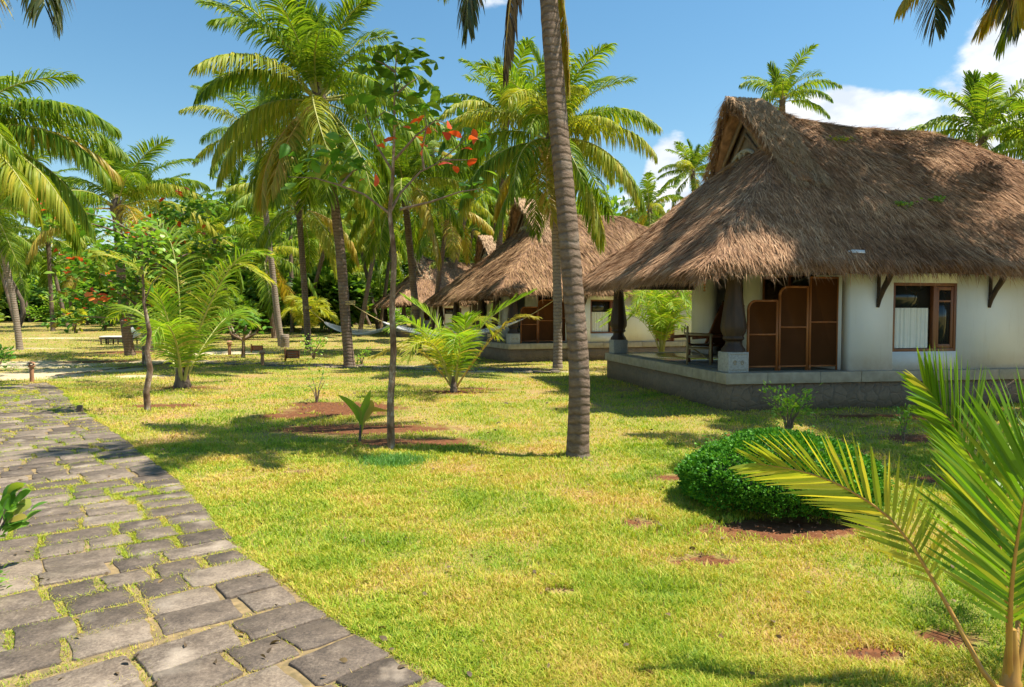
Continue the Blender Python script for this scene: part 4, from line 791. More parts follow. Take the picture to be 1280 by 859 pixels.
# clipped round bush
bc = Vector((2.46, 6.20, 0)); th = thing('clipped_bush', 'dense rounded clipped green bush on a ring of red soil', 'bush', bc)
rg = np.random.default_rng(4); n_ = 34000; ph = rg.uniform(0, 2 * np.pi, n_); el = np.arcsin(rg.uniform(-.36, 1, n_)); rad = 1 - np.abs(rg.normal(0, .045, n_)) - .05 * np.exp(-((el - .7) / .3) ** 2)
lump = 1 + .07 * vn(ph * 2, el * 3, .8, 91) * 2 + .05 * vn(ph * 6, el * 6, 1, 92) * 2
a_, b_ = .89, .41
X_ = np.cos(ph) * np.cos(el) * a_ * rad * lump; Y_ = np.sin(ph) * np.cos(el) * a_ * .92 * rad * lump; Z_ = .21 + np.sin(el) * b_ * rad * lump
c_ = np.stack([X_, Y_, np.maximum(Z_, .02)], -1); D = c_ - np.array((0, 0, .1)); D /= np.linalg.norm(D, axis=1)[:, None]; D += rg.normal(0, .55, (n_, 3)); D[:, 2] += .25; D /= np.linalg.norm(D, axis=1)[:, None]
S_ = np.cross(D, rg.normal(0, 1, (n_, 3))); S_ /= np.linalg.norm(S_, axis=1)[:, None]; L = rg.uniform(.018, .036, n_)
Pk = np.stack([c_, c_ + D * (L * .5)[:, None], c_ + D * L[:, None]], 1); Wk = np.stack([S_ * (L * .08)[:, None], S_ * (L * .32)[:, None], S_ * (L * .04)[:, None]], 1)
m_ = MB(); m_.strips(Pk, Wk)
ns = 150; a1 = rg.uniform(0, 2 * np.pi, ns); e1 = np.arcsin(rg.uniform(-.2, .98, ns))
for k in range(ns):
    q0 = np.array((math.cos(a1[k]) * math.cos(e1[k]) * a_ * .93, math.sin(a1[k]) * math.cos(e1[k]) * a_ * .86, .21 + math.sin(e1[k]) * b_ * .88)); dd = q0 / np.linalg.norm(q0) + rg.normal(0, .3, 3) + [0, 0, .5]; dd /= np.linalg.norm(dd)
    for z_ in np.linspace(.02, rg.uniform(.06, .14), 6): leaves(m_, q0 + dd * z_, 2, .004, .032, rg)
m_.build('foliage', MT['topiary'], th)
m_ = MB(); m_.lathe([(.3, .05), (.68, .12), (.76, .22), (.70, .34), (.5, .45), (.2, .51), (.01, .52)], 24); core = simple('bush_inside', (.012, .03, .008), (.03, .06, .015), 20, .95, .6); m_.build('dark_core', core, th, smooth=True)  # solid dark core; shade inside the bush is put into its colour
m_ = MB(); m_.tube([(0, 0, -.05), (0, 0, .3)], .06, 8); m_.build('stem', MT['bark_dark'], th)

b = G(985, 547); shrub('leafy_shrub', 'airy light green shrub standing just behind the clipped bush', 'shrub', b, .68, .30, 520, .06, 'fresh', 6, stems=9)
b = G(1129, 556); shrub('leafy_shrub', 'thin upright sapling with pale leaves on the bare soil under the curtained window', 'shrub', b, .50, .10, 90, .06, 'fresh', 7, stems=4)
b = G(396, 503); shrub('twiggy_plant', 'spindly twig plant with hardly any leaves on the red soil in mid lawn', 'plant', b, .6, .22, 26, .08, 'fresh', 8, stems=5)
b = G(786 - 8, 705); 
# green clump at the sapling
b = G(492, 578); rg = np.random.default_rng(12); n_ = 1500; c_ = np.stack([b.x + rg.normal(0, .17, n_), b.y + rg.normal(0, .13, n_), np.zeros(n_)], -1); L = rg.uniform(.05, .12, n_)
D = rg.normal(0, .5, (n_, 3)); D[:, 2] = 1; D /= np.linalg.norm(D, axis=1)[:, None]; S_ = np.cross(D, rg.normal(0, 1, (n_, 3))); S_ /= np.linalg.norm(S_, axis=1)[:, None]
m_ = MB(); P2 = c_ + D * (L * .6)[:, None]; m_.strips(np.stack([c_, P2, P2 + (D * .4 + rg.normal(0, .3, (n_, 3))) * (L * .6)[:, None]], 1), np.stack([S_ * .003, S_ * .0028, S_ * .0005], 1)); tag(m_.build('grass_tuft', MT['grass_cool']), 'bluish green grass clump in front of the pale sapling trunk', 'grass clump')
# left margin plants
b = Vector((-3.42, 4.35, 0)); shrub('broad_leaf_plant', 'glossy broad leaved plant poking over the paving from the side', 'plant', b, .52, .22, 60, .13, 'almond', 13, stems=5)
b = Vector((-3.30, 3.95, 0)); shrub('low_weed', 'low creeping weed with small green leaves at the paving margin', 'weed', b, .14, .26, 420, .035, 'fresh', 14, stems=9)
b = G(-6, 470); shrub('leafy_shrub', 'small loose shrub cut by the picture edge behind the path lamp', 'shrub', b, .75, .45, 120, .16, 'shrub', 15)

# saplings of the red leaved almond
def px3(Y, a, b, dy=0): return P(a, b, Y + dy)
b = G(489, 561); Y0 = b.y; th = thing('almond_sapling', 'tall thin almond sapling with red leaves and pale mottled stem in mid lawn', 'tree', b, 0, 'red leaved almond trees'); L_ = lambda p_: tuple(Vector(p_) - b)
m_ = MB(); m_.tube([(0, 0, -.05)] + [L_(px3(Y0, *q)) for q in ((488, 505), (492, 440), (490, 385), (493, 320), (487, 266))], [.052, .044, .040, .037, .033, .028], 10); m_.tube([L_(px3(Y0, *q)) for q in ((487, 268), (491, 220), (493, 160), (493, 110), (496, 62))], [.028, .02, .016, .012, .005], 8); m_.build('trunk', MT['bark_thin'], th, smooth=True)
brs = [((487, 267), (455, 243), (425, 232), (395, 223), (360, 221)), ((487, 267), (500, 242), (525, 215), (545, 205), (570, 185), (592, 163)), ((530, 212), (527, 190), (533, 160), (531, 140)), ((500, 262), (540, 252), (575, 240), (600, 236)), ((491, 215), (470, 180), (457, 145), (458, 125)), ((493, 200), (520, 170), (545, 150), (566, 158)), ((425, 232), (440, 215), (460, 205)), ((493, 150), (480, 140), (470, 148)), ((552, 200), (570, 200), (586, 200)), ((395, 223), (405, 210), (412, 200)), ((493, 120), (510, 105), (522, 98)), ((494, 90), (480, 80), (470, 76))]
for k, q in enumerate(brs):
    m_ = MB(); dy = [(-.3, .3, 0, -.5, .4, -.2, .2, .1, .3, -.3, .1, -.1)[k] * t_ for t_ in np.linspace(0, 1, len(q))]; m_.tube([L_(px3(Y0, x, y, d_)) for (x, y), d_ in zip(q, dy)], list(np.linspace(.018, .004, len(q))), 6); m_.build('branch', MT['branch'], th, smooth=True)
rg = np.random.default_rng(31)
mg, md, mr_ = MB(), MB(), MB()
for (x, y, n_, sp) in ((405, 203, 6, .1), (418, 200, 5, .1), (434, 205, 5, .08), (517, 133, 5, .09), (538, 133, 5, .09), (457, 120, 4, .06), (481, 142, 3, .06), (487, 155, 3, .05), (455, 175, 4, .08), (370, 221, 3, .08), (395, 215, 4, .08), (602, 172, 4, .07), (599, 236, 4, .06), (440, 215, 4, .07), (560, 150, 3, .05), (500, 152, 3, .05)): leaves(mg, L_(px3(Y0, x, y, rg.normal(0, .25))), n_ * 2, sp * 1.5, .22, rg)
for (x, y, n_, sp) in ((505, 68, 6, .12), (480, 76, 6, .12), (525, 88, 6, .10), (512, 102, 6, .12), (488, 102, 6, .1), (500, 122, 6, .09), (470, 90, 4, .09), (495, 60, 4, .06), (518, 74, 4, .08), (460, 72, 3, .06), (536, 72, 3, .06)): leaves(md, L_(px3(Y0, x, y, rg.normal(0, .15))), int(n_ * 1.5), sp * 1.2, .22, rg)
for (x, y) in ((497, 170), (531, 152), (528, 182), (545, 165), (567, 159), (569, 202), (590, 200), (460, 214), (584, 176), (492, 182), (533, 158), (524, 186)): leaves(mr_, L_(px3(Y0, x, y, rg.normal(0, .2))), 2, .06, .18, rg)
mg.build('foliage', MT['almond'], th); md.build('foliage', MT['almond_dark'], th); mr_.build('red_leaves', MT['red'], th)
b = G(185, 513); Y0 = b.y; th = thing('almond_sapling', 'crooked dark stemmed sapling by the path with fresh pale green leaves at its tip', 'tree', b, 0, 'red leaved almond trees')
m_ = MB(); m_.tube([(0, 0, -.05)] + [L_(px3(Y0, *q)) for q in ((183, 490), (188, 462), (184, 440), (187, 415), (180, 380), (178, 330), (178, 292))], [.06, .055, .05, .045, .04, .028, .018, .008], 9); m_.build('trunk', MT['bark_thin'], th, smooth=True)
m_ = MB(); m_.tube([L_(px3(Y0, *q)) for q in ((180, 378), (190, 355), (205, 340))], [.015, .01, .004], 6); m_.build('branch', MT['branch'], th)
mg = MB()
for (x, y) in ((178, 290), (165, 296), (192, 292), (200, 302), (180, 306), (158, 304), (207, 312), (188, 282), (172, 283), (180, 322)): leaves(mg, L_(px3(Y0, x, y, rg.normal(0, .15))), 12, .10, .15, rg)
mg.build('foliage', MT['fresh'], th); mg = MB()
for (x, y) in ((185, 345), (172, 352), (200, 345), (176, 336)): leaves(mg, L_(px3(Y0, x, y)), 4, .12, .2, rg)
mg.build('foliage', MT['almond'], th)
# spreading almond behind
b = P(182, 452, 24); b.z = 0; Y0 = 24; th = thing('almond_tree', 'wide low almond tree with scattered orange and red leaves over the lounger', 'tree', b, 0, 'red leaved almond trees')
m_ = MB(); m_.tube([(0, 0, -.05)] + [L_(px3(Y0, *q)) for q in ((182, 430), (184, 400), (180, 360), (185, 310), (195, 260))], [.12, .11, .1, .09, .06, .02], 9); m_.build('trunk', MT['bark_thin'], th, smooth=True)
mg = MB(); md = MB(); mr_ = MB(); br = MB()
for k in range(34):
    t_ = rg.random(); x = rg.uniform(95, 285); y = rg.choice([rg.uniform(335, 400), rg.uniform(248, 330)]); dy = rg.uniform(-2.4, 2.4)
    if y > 330 and x > 240: x -= 60
    e = L_(px3(Y0, x, y, dy)); s_ = L_(px3(Y0, 182, min(y + 35, 410))); br.tube([s_, tuple((np.array(s_) + np.array(e)) / 2 + [0, 0, .15]), e], [.05, .035, .012], 6)
    for q in range(3):
        o_ = rg.normal(0, .35, 3) * [1, 1, .5]; leaves(mg if rg.random() < .8 else md, np.array(e) + o_, 26, (.30, .30, .14), .30, rg)
    if rg.random() < .6: leaves(mr_, np.array(e) + rg.normal(0, .3, 3) + [0, -.4, .2], 6, .18, .30, rg)
mg.build('foliage', MT['almond'], th); md.build('foliage', MT['almond_dark'], th); mr_.build('red_leaves', MT['red'], th); br.build('branch', MT['branch'], th)

# areca behind the verandah
def clump_palm(name, label, base, h, n, ll, seed, mname='palm_young', group=None, lw=.014, spread=.55, nl=34):
    rg_ = random.Random(seed); th = thing(name, label, 'palm clump', base, 0, group); 
    for k in range(n):
        az = k * 137.5 + rg_.uniform(-20, 20); c_ = R(az); hh = h * rg_.uniform(.55, 1.0); sp = spread * h * rg_.uniform(.5, 1.2) * (1.2 - .4 * hh / h)
        pts = [(0, 0, 0), (.12 * sp * math.cos(c_), .12 * sp * math.sin(c_), hh * .5), (.45 * sp * math.cos(c_), .45 * sp * math.sin(c_), hh * .9), (.85 * sp * math.cos(c_), .85 * sp * math.sin(c_), hh), (1.25 * sp * math.cos(c_), 1.25 * sp * math.sin(c_), hh * .82)]
        m_ = MB(); frond(m_, pts, n=nl, ll=ll, lw=lw, droop=.35, vup=.35, pet=.35, r0=.012, seed=seed + k); m_.build('frond', [MT[mname], MT['rachis']], th)
    return th
clump_palm('areca_palm', 'bushy bright green palm clump framed by the verandah of the nearest cottage', (4.75, 21.6, 0), 2.7, 30, .55, 51)
clump_palm('areca_palm', 'palm clump seen through the verandah of the second cottage', (.2, 35.5, 0), 2.6, 20, .6, 52, lw=.02)
clump_palm('areca_palm', 'dark bushy palm clump behind the large young palm', P(262, 428, 42) * 1 - Vector((0, 0, P(262, 428, 42).z)), 3.6, 26, .9, 53, 'palm', lw=.03)
clump_palm('fan_palm', 'low palm with yellow drooping fronds right of the log stump', Vector((P(385, 420, 44).x, 44, 0)), 2.8, 14, .9, 54, 'palm_yel', lw=.035)
# far shrubs
def gp(px, Yd): v = P(px, 400, Yd); v.z = float(gz(v.x, Yd)); return v
shrub('round_shrub', 'round green shrub on the far lawn left of the thick trunk', 'shrub', gp(131, 60), 2.3, 1.2, 900, .30, 'shrub', 61)
shrub('leafy_plant', 'spiky reddish plant on the far lawn beside the round shrub', 'plant', gp(93, 56), 1.7, .7, 160, .5, 'palm_yel', 62)
shrub('leafy_plant', 'light green weedy plant right of the brown sign board', 'plant', G(392, 449), .8, .5, 160, .12, 'fresh', 63)
shrub('leafy_plant', 'small pale weed at the foot of the tallest palm', 'plant', G(452, 456), .5, .3, 90, .1, 'fresh', 64)
shrub('dark_shrub', 'dark glossy shrub behind the small frangipani', 'shrub', Vector((P(292, 400, 46).x, 46, 0)), 3.2, 1.6, 900, .3, 'almond_dark', 65)
# frangipani
b = G(304, 447); th = thing('frangipani', 'small frangipani with pale forked branches between the lantern and the plaque', 'tree', b); m_ = MB(); mg = MB(); rg = np.random.default_rng(8)
m_.tube([(0, 0, -.03), (.02, 0, .5), (0, 0, .8)], [.09, .07, .06], 8)
for k in range(5):
    a = k * 1.3; e = (math.cos(a) * .7, math.sin(a) * .6, 1.3 + .25 * (k % 2)); m_.tube([(0, 0, .7), (e[0] * .7, e[1] * .7, .95), e], [.055, .045, .035], 7); leaves(mg, e, 14, .14, .3, rg)
m_.build('trunk', MT['bark_thin'], th, smooth=True); mg.build('foliage', MT['shrub'], th)
# stumps
b = G(356, 427); b = Vector((P(356, 420, 37).x, 37, 0)); m_ = MB(); m_.lathe([(.24, 0), (.23, .15), (.245, .2), (.225, .4), (.24, .47), (.22, .68), (.2, .7)], 14, tuple(b)); tag(m_.build('log_stump', MT['trunk_pale'], smooth=False), 'short round log stump at the foot of the slender pale palm', 'stump')
b = Vector((P(183, 420, 33).x, 33, 0)); m_ = MB(); m_.tube([(b.x + .1, b.y, -.05), (b.x, b.y, .8), (b.x - .12, b.y, 1.95)], [.25, .21, .2], 12); tag(m_.build('palm_stump', MT['trunk']), 'headless palm trunk about man high, behind the lounger backrest', 'stump')
b = G(100, 516); m_ = MB(); m_.lathe([(.05, 0), (.05, .1), (.045, .13), (.02, .135)], 8, tuple(b)); tag(m_.build('wooden_peg', MT['bark_dark']), 'short wooden peg at the lawn edge of the path', 'peg')

# broadleaf trees of the belt
def bgtree(label, px, Yd, h, r, seed, mname='bgleaf', n=4600, group='trees of the green belt behind the lawn'):
    rg_ = np.random.default_rng(seed); b_ = gp(px, Yd); th = thing('broadleaf_tree', label, 'tree', b_, 0, group)
    m_ = MB(); m_.tube([(0, 0, -.2), (rg_.normal(0, .2), 0, h * .3), (rg_.normal(0, .4), 0, h * .7)], [.28, .22, .1], 9); m_.build('trunk', MT['bark_dark'], th, smooth=True)
    mg_ = MB(); K_ = 26
    for k in range(K_):
        d = rg_.normal(0, 1, 3); d /= np.linalg.norm(d); c_ = np.array((0, 0, h * .58)) + d * np.array((r, r, h * .40)) * rg_.uniform(.45, 1.0); c_[2] = max(c_[2], h * .15)
        leaves(mg_, c_, n // K_, (r * .22, r * .22, h * .09), .80, rg_, outward=(0, 0, h * .45))
    mg_.build('crown', MT[mname], th)
lb = 'broadleaf tree of the dense green belt behind the lawn'
for k, (px, Yd, h, r) in enumerate(((-40, 100, 9, 6), (10, 112, 10, 6), (55, 118, 9, 6), (100, 112, 10, 6), (140, 120, 11, 6.5), (175, 108, 9, 5.5), (215, 100, 11, 6), (245, 84, 10, 5), (285, 95, 12, 6), (320, 88, 11, 6), (360, 92, 13, 6), (400, 88, 12, 6), (440, 95, 13, 6), (485, 96, 14, 6.5), (530, 98, 15, 6.5), (580, 90, 15, 6.5), (625, 85, 16, 6), (670, 80, 16, 6), (715, 76, 15, 6), (765, 78, 13.5, 5.5), (800, 74, 12.5, 5), (-60, 80, 5, 4.5), (-15, 84, 5, 4.5), (30, 88, 5, 4.5), (75, 92, 5.5, 4.5), (120, 86, 5, 4.5), (165, 82, 5.5, 4.5), (205, 78, 5.5, 4.5), (310, 72, 5.5, 4), (370, 74, 6, 4), (450, 80, 5.5, 4), (240, 62, 6, 3.2), (275, 58, 5, 2.6), (335, 60, 5, 2.6), (415, 58, 4.5, 2.4))):
    bgtree(lb, px, Yd, h, r, 200 + k, 'bgleaf' if k % 3 else 'bgleaf2')
# undergrowth along the far edge
for k in range(26):
    px = -30 + k * 31 + (k * 37) % 19; Yd = 62 + (k * 23) % 27
    shrub('low_bush', 'low green bush in the undergrowth where the lawn meets the trees', 'shrub', gp(px, Yd), 1.8 + (k * 13) % 5 * .35, 1.7, 700, .42, ('bgleaf2', 'shrub', 'fresh')[k % 3], 400 + k, group='undergrowth bushes at the far lawn edge')
# bent tree at the far edge
b = gp(20, 62); th = thing('bent_tree', 'thin crooked trunk standing on the far lawn beside the leaning thin palm', 'tree', b); m_ = MB(); rg = np.random.default_rng(3)
m_.tube([(0, 0, -.1), (.7, 0, 1.4), (.6, 0, 2.6), (-.6, 0, 5.0), (-1.2, 0, 7.0)], [.28, .22, .18, .15, .08], 9); m_.build('trunk', MT['bark_dark'], th, smooth=True); mg = MB()
for k in range(9): leaves(mg, (-1.2 + rg.normal(0, 1.4), rg.normal(0, 1.2), 7 + rg.normal(0, .9)), 120, (.7, .7, .4), .35, rg)
mg.build('crown', MT['bgleaf2'], th)
# low kerb wall
a, b = Vector((-110, 108, 0)), Vector((-42, 100, 0)); m_ = MB(); zt = 1.33; m_.bar((a.x, a.y, zt + .1), (b.x, b.y, zt + .1), .3, .35); tag(m_.build('low_wall', MT['concrete']), 'long low pale concrete wall closing the far edge of the lawn', 'wall')

# ------------------------------------------------------------------ hammocks
def hammock(label, A, Bp, n0, n1, sag, wd, rt):
    A, Bp = Vector(A), Vector(Bp); th = thing('hammock', label, 'hammock', A, 0, 'white rope hammocks slung between palms'); D = Bp - A
    def at(t, dz=0): 
        p_ = A + D * t; p_.z = A.z + D.z * t - sag * (1 - (2 * t - 1) ** 2) + dz; return p_ - A
    sd_ = Vector((-D.y, D.x, 0)).normalized(); nu, nv = 64, 15; V = []
    for i in range(nu):
        s_ = i / (nu - 1); t = n0 + (n1 - n0) * s_; w_ = wd * (.06 + .94 * math.sin(math.pi * min(max(s_, .0), 1)) ** .55)
        for j in range(nv):
            q = 2 * j / (nv - 1) - 1; p_ = at(t) + sd_ * q * w_ * .62; p_.z += (.30 if q > 0 else .10) * wd * abs(q) ** 1.7 * math.sin(math.pi * s_); V.append(tuple(p_))
    Fs = [(i * nv + j, (i + 1) * nv + j, (i + 1) * nv + j + 1, i * nv + j + 1) for i in range(nu - 1) for j in range(nv - 1)]
    m_ = MB(); m_.add(V, np.array(Fs)); o = m_.build('net', MT['net'], th); wm = o.modifiers.new('cords', 'WIREFRAME'); wm.thickness = .026; wm.use_replace = True
    for a, b in ((0, n0), (n1, 1)):
        m_ = MB(); m_.tube([tuple(at(a + (b - a) * k / 5)) for k in range(6)], .014, 6); m_.build('rope', MT['rope'], th)
    for p_, r_ in ((at(0), rt[0]), (at(1), rt[1])):
        m_ = MB()
        for k in range(3): m_.tube([(p_.x + r_ * math.cos(a), p_.y + r_ * math.sin(a), p_.z + .04 * (k - 1.5) + .02 * math.sin(a + k)) for a in np.linspace(0, 2 * math.pi, 17)], .013, 5, cap=False)
        m_.build('rope', MT['rope'], th)
hammock('white hammock partly hidden behind the young palm with yellow fronds', P(437, 378, 23), P(697, 372, 22.3), .16, .84, 1.25, .65, (.19, .15))
hammock('far white hammock hanging low, left part behind the tallest palm trunk', P(385, 384, 34), P(519, 384, 32), .16, .84, 1.35, .8, (.19, .18))
# ------------------------------------------------------------------ lounger
b = gp(150, 40); th = thing('sun_lounger', 'wooden sun lounger with white cushion and raised backrest under the trees', 'sun lounger', b, R(4))
m_ = MB(); m_.box(-1.05, .9, -.33, -.27, .32, .40); m_.box(-1.05, .9, .27, .33, .32, .40)
for x in np.arange(-1.0, .3, .16): m_.box(x, x + .08, -.27, .27, .36, .39)
m_.build('frame', MT['wood_dark'], th)
for x in (-.95, -.55, 0, .8):
    for y in (-.29, .29): l = MB(); l.box(x - .03, x + .03, y - .03, y + .03, 0, .32); l.build('leg', MT['wood_dark'], th)
m_ = MB(); m_.box(-1.05, .28, -.3, .3, .41, .50); m_.build('seat_cushion', MT['cushion'], th, bevel=.03)
m_ = MB(); m_.bar((.3, 0, .44), (1.05, 0, .88), .58, .10); m_.build('back_cushion', MT['cushion'], th, bevel=.02)
m_ = MB(); m_.bar((.3, -.28, .36), (1.08, -.28, .82), .05); m_.bar((.3, .28, .36), (1.08, .28, .82), .05); m_.bar((.75, -.25, .3), (.85, -.25, .68), .04); m_.bar((.75, .25, .3), (.85, .25, .68), .04); m_.build('back_frame', MT['wood_dark'], th)
# path lamps
def lamp(label, b, h, pr):
    th = thing('path_lamp', label, 'lamp', b, 0, 'low clay lamps beside the paths'); m_ = MB(); m_.lathe([(pr, -.03), (pr * .95, h * .35), (pr, h * .7), (pr * .9, h * .72)], 10); m_.build('post', MT['clay'], th, smooth=True)
    m_ = MB(); m_.lathe([(pr * .8, h * .70), (pr * 1.5, h * .76), (pr * 1.7, h * .84), (pr * 1.3, h * .86)], 12); m_.build('bowl', MT['clay'], th, smooth=True)
    m_ = MB()
    for a in range(4): m_.bar((pr * 1.1 * math.cos(a * 1.57), pr * 1.1 * math.sin(a * 1.57), h * .85), (pr * 1.1 * math.cos(a * 1.57), pr * 1.1 * math.sin(a * 1.57), h * .95), .012)
    m_.lathe([(pr * 2.0, h * .93), (pr * 1.5, h * .98), (pr * .3, h * 1.03)], 12); m_.build('cap', MT['clay'], th)
lamp('clay path lamp at the end of the stone path on the sand', G(40, 478), .52, .05)
lamp('clay lamp on the lawn left of the brown sign board', G(328, 456), .50, .06)
lamp('clay lamp in front of the small frangipani', G(287, 444), .62, .07)
# signs
def sign(label, b, wd, ht, zb, rz):
    th = thing('sign_board', label, 'sign', b, rz, 'small carved wooden signs on the lawn'); m_ = MB(); m_.box(-wd / 2 - .05, -wd / 2, -.03, .03, 0, zb + ht + .06); m_.build('post', MT['wood'], th)
    m_ = MB(); m_.box(-wd / 2 + .002, wd / 2, -.02, .02, zb, zb + ht); bd = m_.build('board', MT['sign'], th, bevel=.008)
    m_ = MB(); f = .035
    for q in ((-wd / 2 + .01, wd / 2, zb, zb + f), (-wd / 2 + .01, wd / 2, zb + ht - f, zb + ht), (-wd / 2 + .01, -wd / 2 + f, zb + f, zb + ht - f), (wd / 2 - f, wd / 2, zb + f, zb + ht - f)): m_.box(q[0], q[1], -.035, -.022, q[2], q[3])
    m_.build('frame', MT['wood_dark'], bd)
    m_ = MB()
    for r_ in range(2):   # the illegible carved line and scroll
        z = zb + ht * (.62 - .3 * r_); m_.tube([(-wd * .3 + wd * .6 * k / 24, -.024, z + .022 * math.sin(k * 2.1 + r_)) for k in range(25)], .009, 4)
    m_.build('carving', MT['carved'], bd)
sign('brown framed sign board standing alone on the lawn near the log stump', G(366, 452), .52, .30, .12, R(-4))
sign('small brown plaque beside the frangipani', G(322, 441), .50, .24, .10, R(6))
# green weeds growing on the thatch
for (u, v, sp, lb_, mm) in ((4.05, .75, .12, 'bright green weed tuft on the thatch above the curtained window', 'fresh'), (4.95, .9, .07, 'smaller green weed tuft on the thatch, right of the other', 'fresh'), (3.95, 2.55, .15, 'dry yellowish moss tuft high on the near roof slope', 'palm_yel')):
    m_ = MB(); rg = np.random.default_rng(int(u * 100)); z = float(HA(np.array([u]), np.array([v]))[0]); w_ = MA @ Vector((u, v, z + .04)); leaves(m_, tuple(w_), 110, (sp, sp * .8, .025), .07, rg); tag(m_.build('weed_tuft', MT[mm]), lb_, 'weed')
m_ = MB(); w_ = MA @ Vector((2.25, -.30, float(HA(np.array([2.25]), np.array([-.3]))[0]) + .01)); m_.add([tuple(w_ + Vector(q)) for q in ((-.2, -.03, -.02), (.2, -.02, -.03), (.22, .05, .03), (-.1, .06, .03), (0, .01, .035))], [(0, 1, 4), (1, 2, 4), (2, 3, 4), (3, 0, 4)]); o = m_.build('plastic_scrap', MT['metal']); tag(o, 'torn silver sheet scrap showing at the thatch eave above the folding screen', 'scrap'); o.modifiers.new('s', 'SOLIDIFY').thickness = .004

# ------------------------------------------------------------------ grass
rg = np.random.default_rng(99)
def onpath(x, y):
    """inside the paved strip"""
    d = np.full(len(x), 99.0); best = np.zeros(len(x), int); st = np.arange(0, 400, 4)
    for k in st:
        dd = np.hypot(x - RE[k, 0], y - RE[k, 1]); q = dd < d; d[q] = dd[q]; best[q] = k
    T_ = np.gradient(RE[:, :2], axis=0)[best]; T_ /= np.linalg.norm(T_, axis=1)[:, None]; rx, ry = x - RE[best, 0], y - RE[best, 1]; lat = -T_[:, 1] * rx + T_[:, 0] * ry
    lon = rx * T_[:, 0] + ry * T_[:, 1]
    return (lat > .0) & (lat < PW - .02) & ((best < 396) | (lon < .3)), lat
def incot(x, y):
    r_ = np.zeros(len(x), bool)
    for M_, W_ in ((MA, 7), (MBt, 8)):
        I_ = M_.inverted(); u = I_[0][0] * x + I_[0][1] * y + I_[0][3]; v = I_[1][0] * x + I_[1][1] * y + I_[1][3]; r_ |= (u > .03) & (v > .03) & (v < W_) & (u < 12.4)
    return r_
def blades(x, y, h, w_, lean, gm, mb):
    n_ = len(x); z = gz(x, y) - .004; a = rg.uniform(0, 2 * np.pi, n_); l = rg.uniform(.2, 1, n_) * lean; D1 = np.stack([np.cos(a) * l * .5, np.sin(a) * l * .5, np.ones(n_)], -1); D2 = np.stack([np.cos(a) * l * 1.6, np.sin(a) * l * 1.6, np.full(n_, .55)], -1)
    D1 /= np.linalg.norm(D1, axis=1)[:, None]; D2 /= np.linalg.norm(D2, axis=1)[:, None]; b_ = a + np.pi / 2 + rg.normal(0, .5, n_); S_ = np.stack([np.cos(b_), np.sin(b_), np.zeros(n_)], -1) * w_[:, None]
    c_ = np.stack([x, y, z], -1); p1 = c_ + D1 * (h * .5)[:, None]; p2 = p1 + D2 * (h * .6)[:, None]; mb.strips(np.stack([c_, p1, p2], 1), np.stack([S_, S_ * .85, S_ * .1], 1), gm)
def field(n_, y0, y1, hs_, ws_, mb, gm=0):
    y = y0 * (y1 / y0) ** rg.random(n_); x = y * rg.uniform(-.80, .80, n_) + rg.normal(0, .05, n_)
    op, lat = onpath(x, y); so_ = blobs(x, y, SOIL, 0, 1) + .5 * vn(x, y, .35, 71) + .3 * vn(x, y, .1, 72); sa_ = blobs(x, y, SAND, 0, 1) + .6 * vn(x, y, .8, 73) + .3 * vn(x, y, .2, 74)
    dens = .62 + 1.1 * vn(x, y, .5, 75) + .6 * vn(x, y, 1.9, 76)
    keep = ~op & ~incot(x, y) & (so_ < .34 + .34 * rg.random(n_)) & (sa_ < .38 + .4 * rg.random(n_)) & (rg.random(n_) < dens + .25) & ~((lat > PW) & (lat < PW + 6) & (y < 3))
    keep &= np.hypot(x - bc.x, y - bc.y) > .5
    x, y = x[keep], y[keep]; m_ = len(x); hv = 1 + .9 * vn(x, y, .7, 77) + .9 * vn(x, y, .12, 78)
    sc__ = (y / 4) ** .42; blades(x, y, hs_ * rg.uniform(.6, 1.3, m_) * hv, ws_ * sc__ ** 1.7 * rg.uniform(.7, 1.3, m_), 1.2, gm, mb)
mb = MB(); field(400000, 2.9, 9, .040, .0027, mb); field(230000, 8.8, 30, .045, .0026, mb); field(70000, 28, 75, .07, .0028, mb)
# coarser tufts
n_ = 46000; y = 2.9 * (16 / 2.9) ** rg.random(n_); x = y * rg.uniform(-.8, .8, n_); tx = np.repeat(x[::8], 8)[:n_] + rg.normal(0, .022, n_); ty = np.repeat(y[::8], 8)[:n_] + rg.normal(0, .022, n_)
op, lat = onpath(tx, ty); keep = ~op & ~incot(tx, ty) & (blobs(tx, ty, SOIL, 0, 1) < .75) & (blobs(tx, ty, SAND, 0, 1) < .7) & (vn(tx, ty, .8, 88) > -.12) & (np.hypot(tx - bc.x, ty - bc.y) > .6); x, y = tx[keep], ty[keep]
blades(x, y, .048 * rg.uniform(.5, 1.3, len(x)), .0036 * (y / 4) ** .6 * rg.uniform(.7, 1.3, len(x)), 1.7, 0, mb)
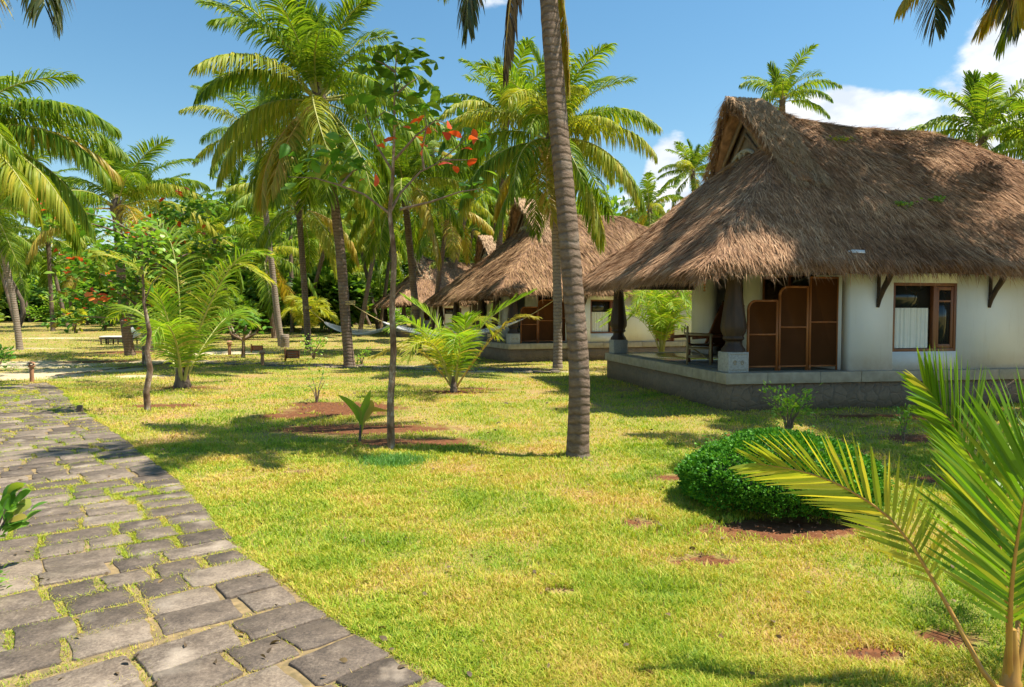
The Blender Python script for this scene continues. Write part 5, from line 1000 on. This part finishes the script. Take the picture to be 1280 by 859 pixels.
# edge overhang and joints of the paving
xs_, ys_ = [], []
for (a, b) in jedges:
    mx_, my_ = RP((a[0] + b[0]) / 2, (a[1] + b[1]) / 2); f_ = 1.6 * vn(np.array([mx_]), np.array([my_]), .45, 81)[0] + .45
    k = int(max(0, f_) * (300 if my_ < 7 else 90)); t_ = rg.random(k)
    for q in t_:
        s_ = a[0] + (b[0] - a[0]) * q; w_ = a[1] + (b[1] - a[1]) * q; px_, py_ = RP(s_ + rg.normal(0, .018), w_ + rg.normal(0, .018)); xs_.append(px_); ys_.append(py_)
x = np.array(xs_); y = np.array(ys_); blades(x, y, .030 * rg.uniform(.5, 1.5, len(x)) * (y / 4) ** .3, .0018 * (y / 4) ** .8 * rg.uniform(.7, 1.4, len(x)), 1.3, 0, mb)
s_ = rg.uniform(0, TL - .5, 14000); ex, ey = RP(s_, -rg.uniform(-.015, .06, 14000)); blades(ex, ey, .04 * rg.uniform(.6, 1.3, 14000), .0024 * (ey / 4) ** .7, 1.4, 0, mb)
tag(mb.build('lawn_grass', MT['grass']), 'short yellow green lawn grass over the whole lawn', 'grass', kind='stuff')
# clods and grit on the bare soil
m_ = MB(); cs_ = []
for (px, py, a, b) in SOIL:
    g_ = G(px, py)
    if g_.y > 22: continue
    for k in range(int(420 * a * b) + 40):
        q = np.array((g_.x + rg.normal(0, a * .55), g_.y + rg.normal(0, b * .55), .0)); s_ = min(rg.gamma(2, .0025) + .002, .013)
        if np.hypot(q[0] - bc.x, q[1] - bc.y) < .2 or onpath(q[:1], q[1:2])[0][0]: continue
        cs_.append((q, s_))
Q = np.array([c[0] for c in cs_]); s_ = np.array([c[1] for c in cs_])[:, None]; n_ = len(Q)
o1 = [rg.normal(0, .35, (n_, 3)) for _ in range(4)]; V4 = [Q + s_ * (np.array(b_) + o_) for b_, o_ in zip(((1, 0, 0), (-.6, .9, 0), (-.6, -.9, 0), (0, 0, 1.1)), o1)]
for a, b, c in ((0, 1, 3), (1, 2, 3), (2, 0, 3)): m_.tris(V4[a], V4[b], V4[c])
MT['clod'] = simple('soil_clod', (.10, .045, .022), (.36, .19, .11), 3, .95, 0); tag(m_.build('soil_clods', MT['clod']), 'small red soil clods and grit on the bare patches', 'soil', kind='stuff')
# fallen leaves on the lawn and path
mb = MB(); n_ = 260; y = 3.0 * (24 / 3.0) ** rg.random(n_); x = y * rg.uniform(-.75, .75, n_); ok = ~incot(x, y); x, y = x[ok], y[ok]
for a, b in zip(x, y): leaves(mb, (a, b, float(gz(a, b)) + .028), 1, .004, .032 + .004 * b, rg, flat=.1)
tag(mb.build('fallen_leaves', MT['palm_dead']), 'dry brown fallen leaf bits scattered over the lawn', 'leaves', kind='stuff')
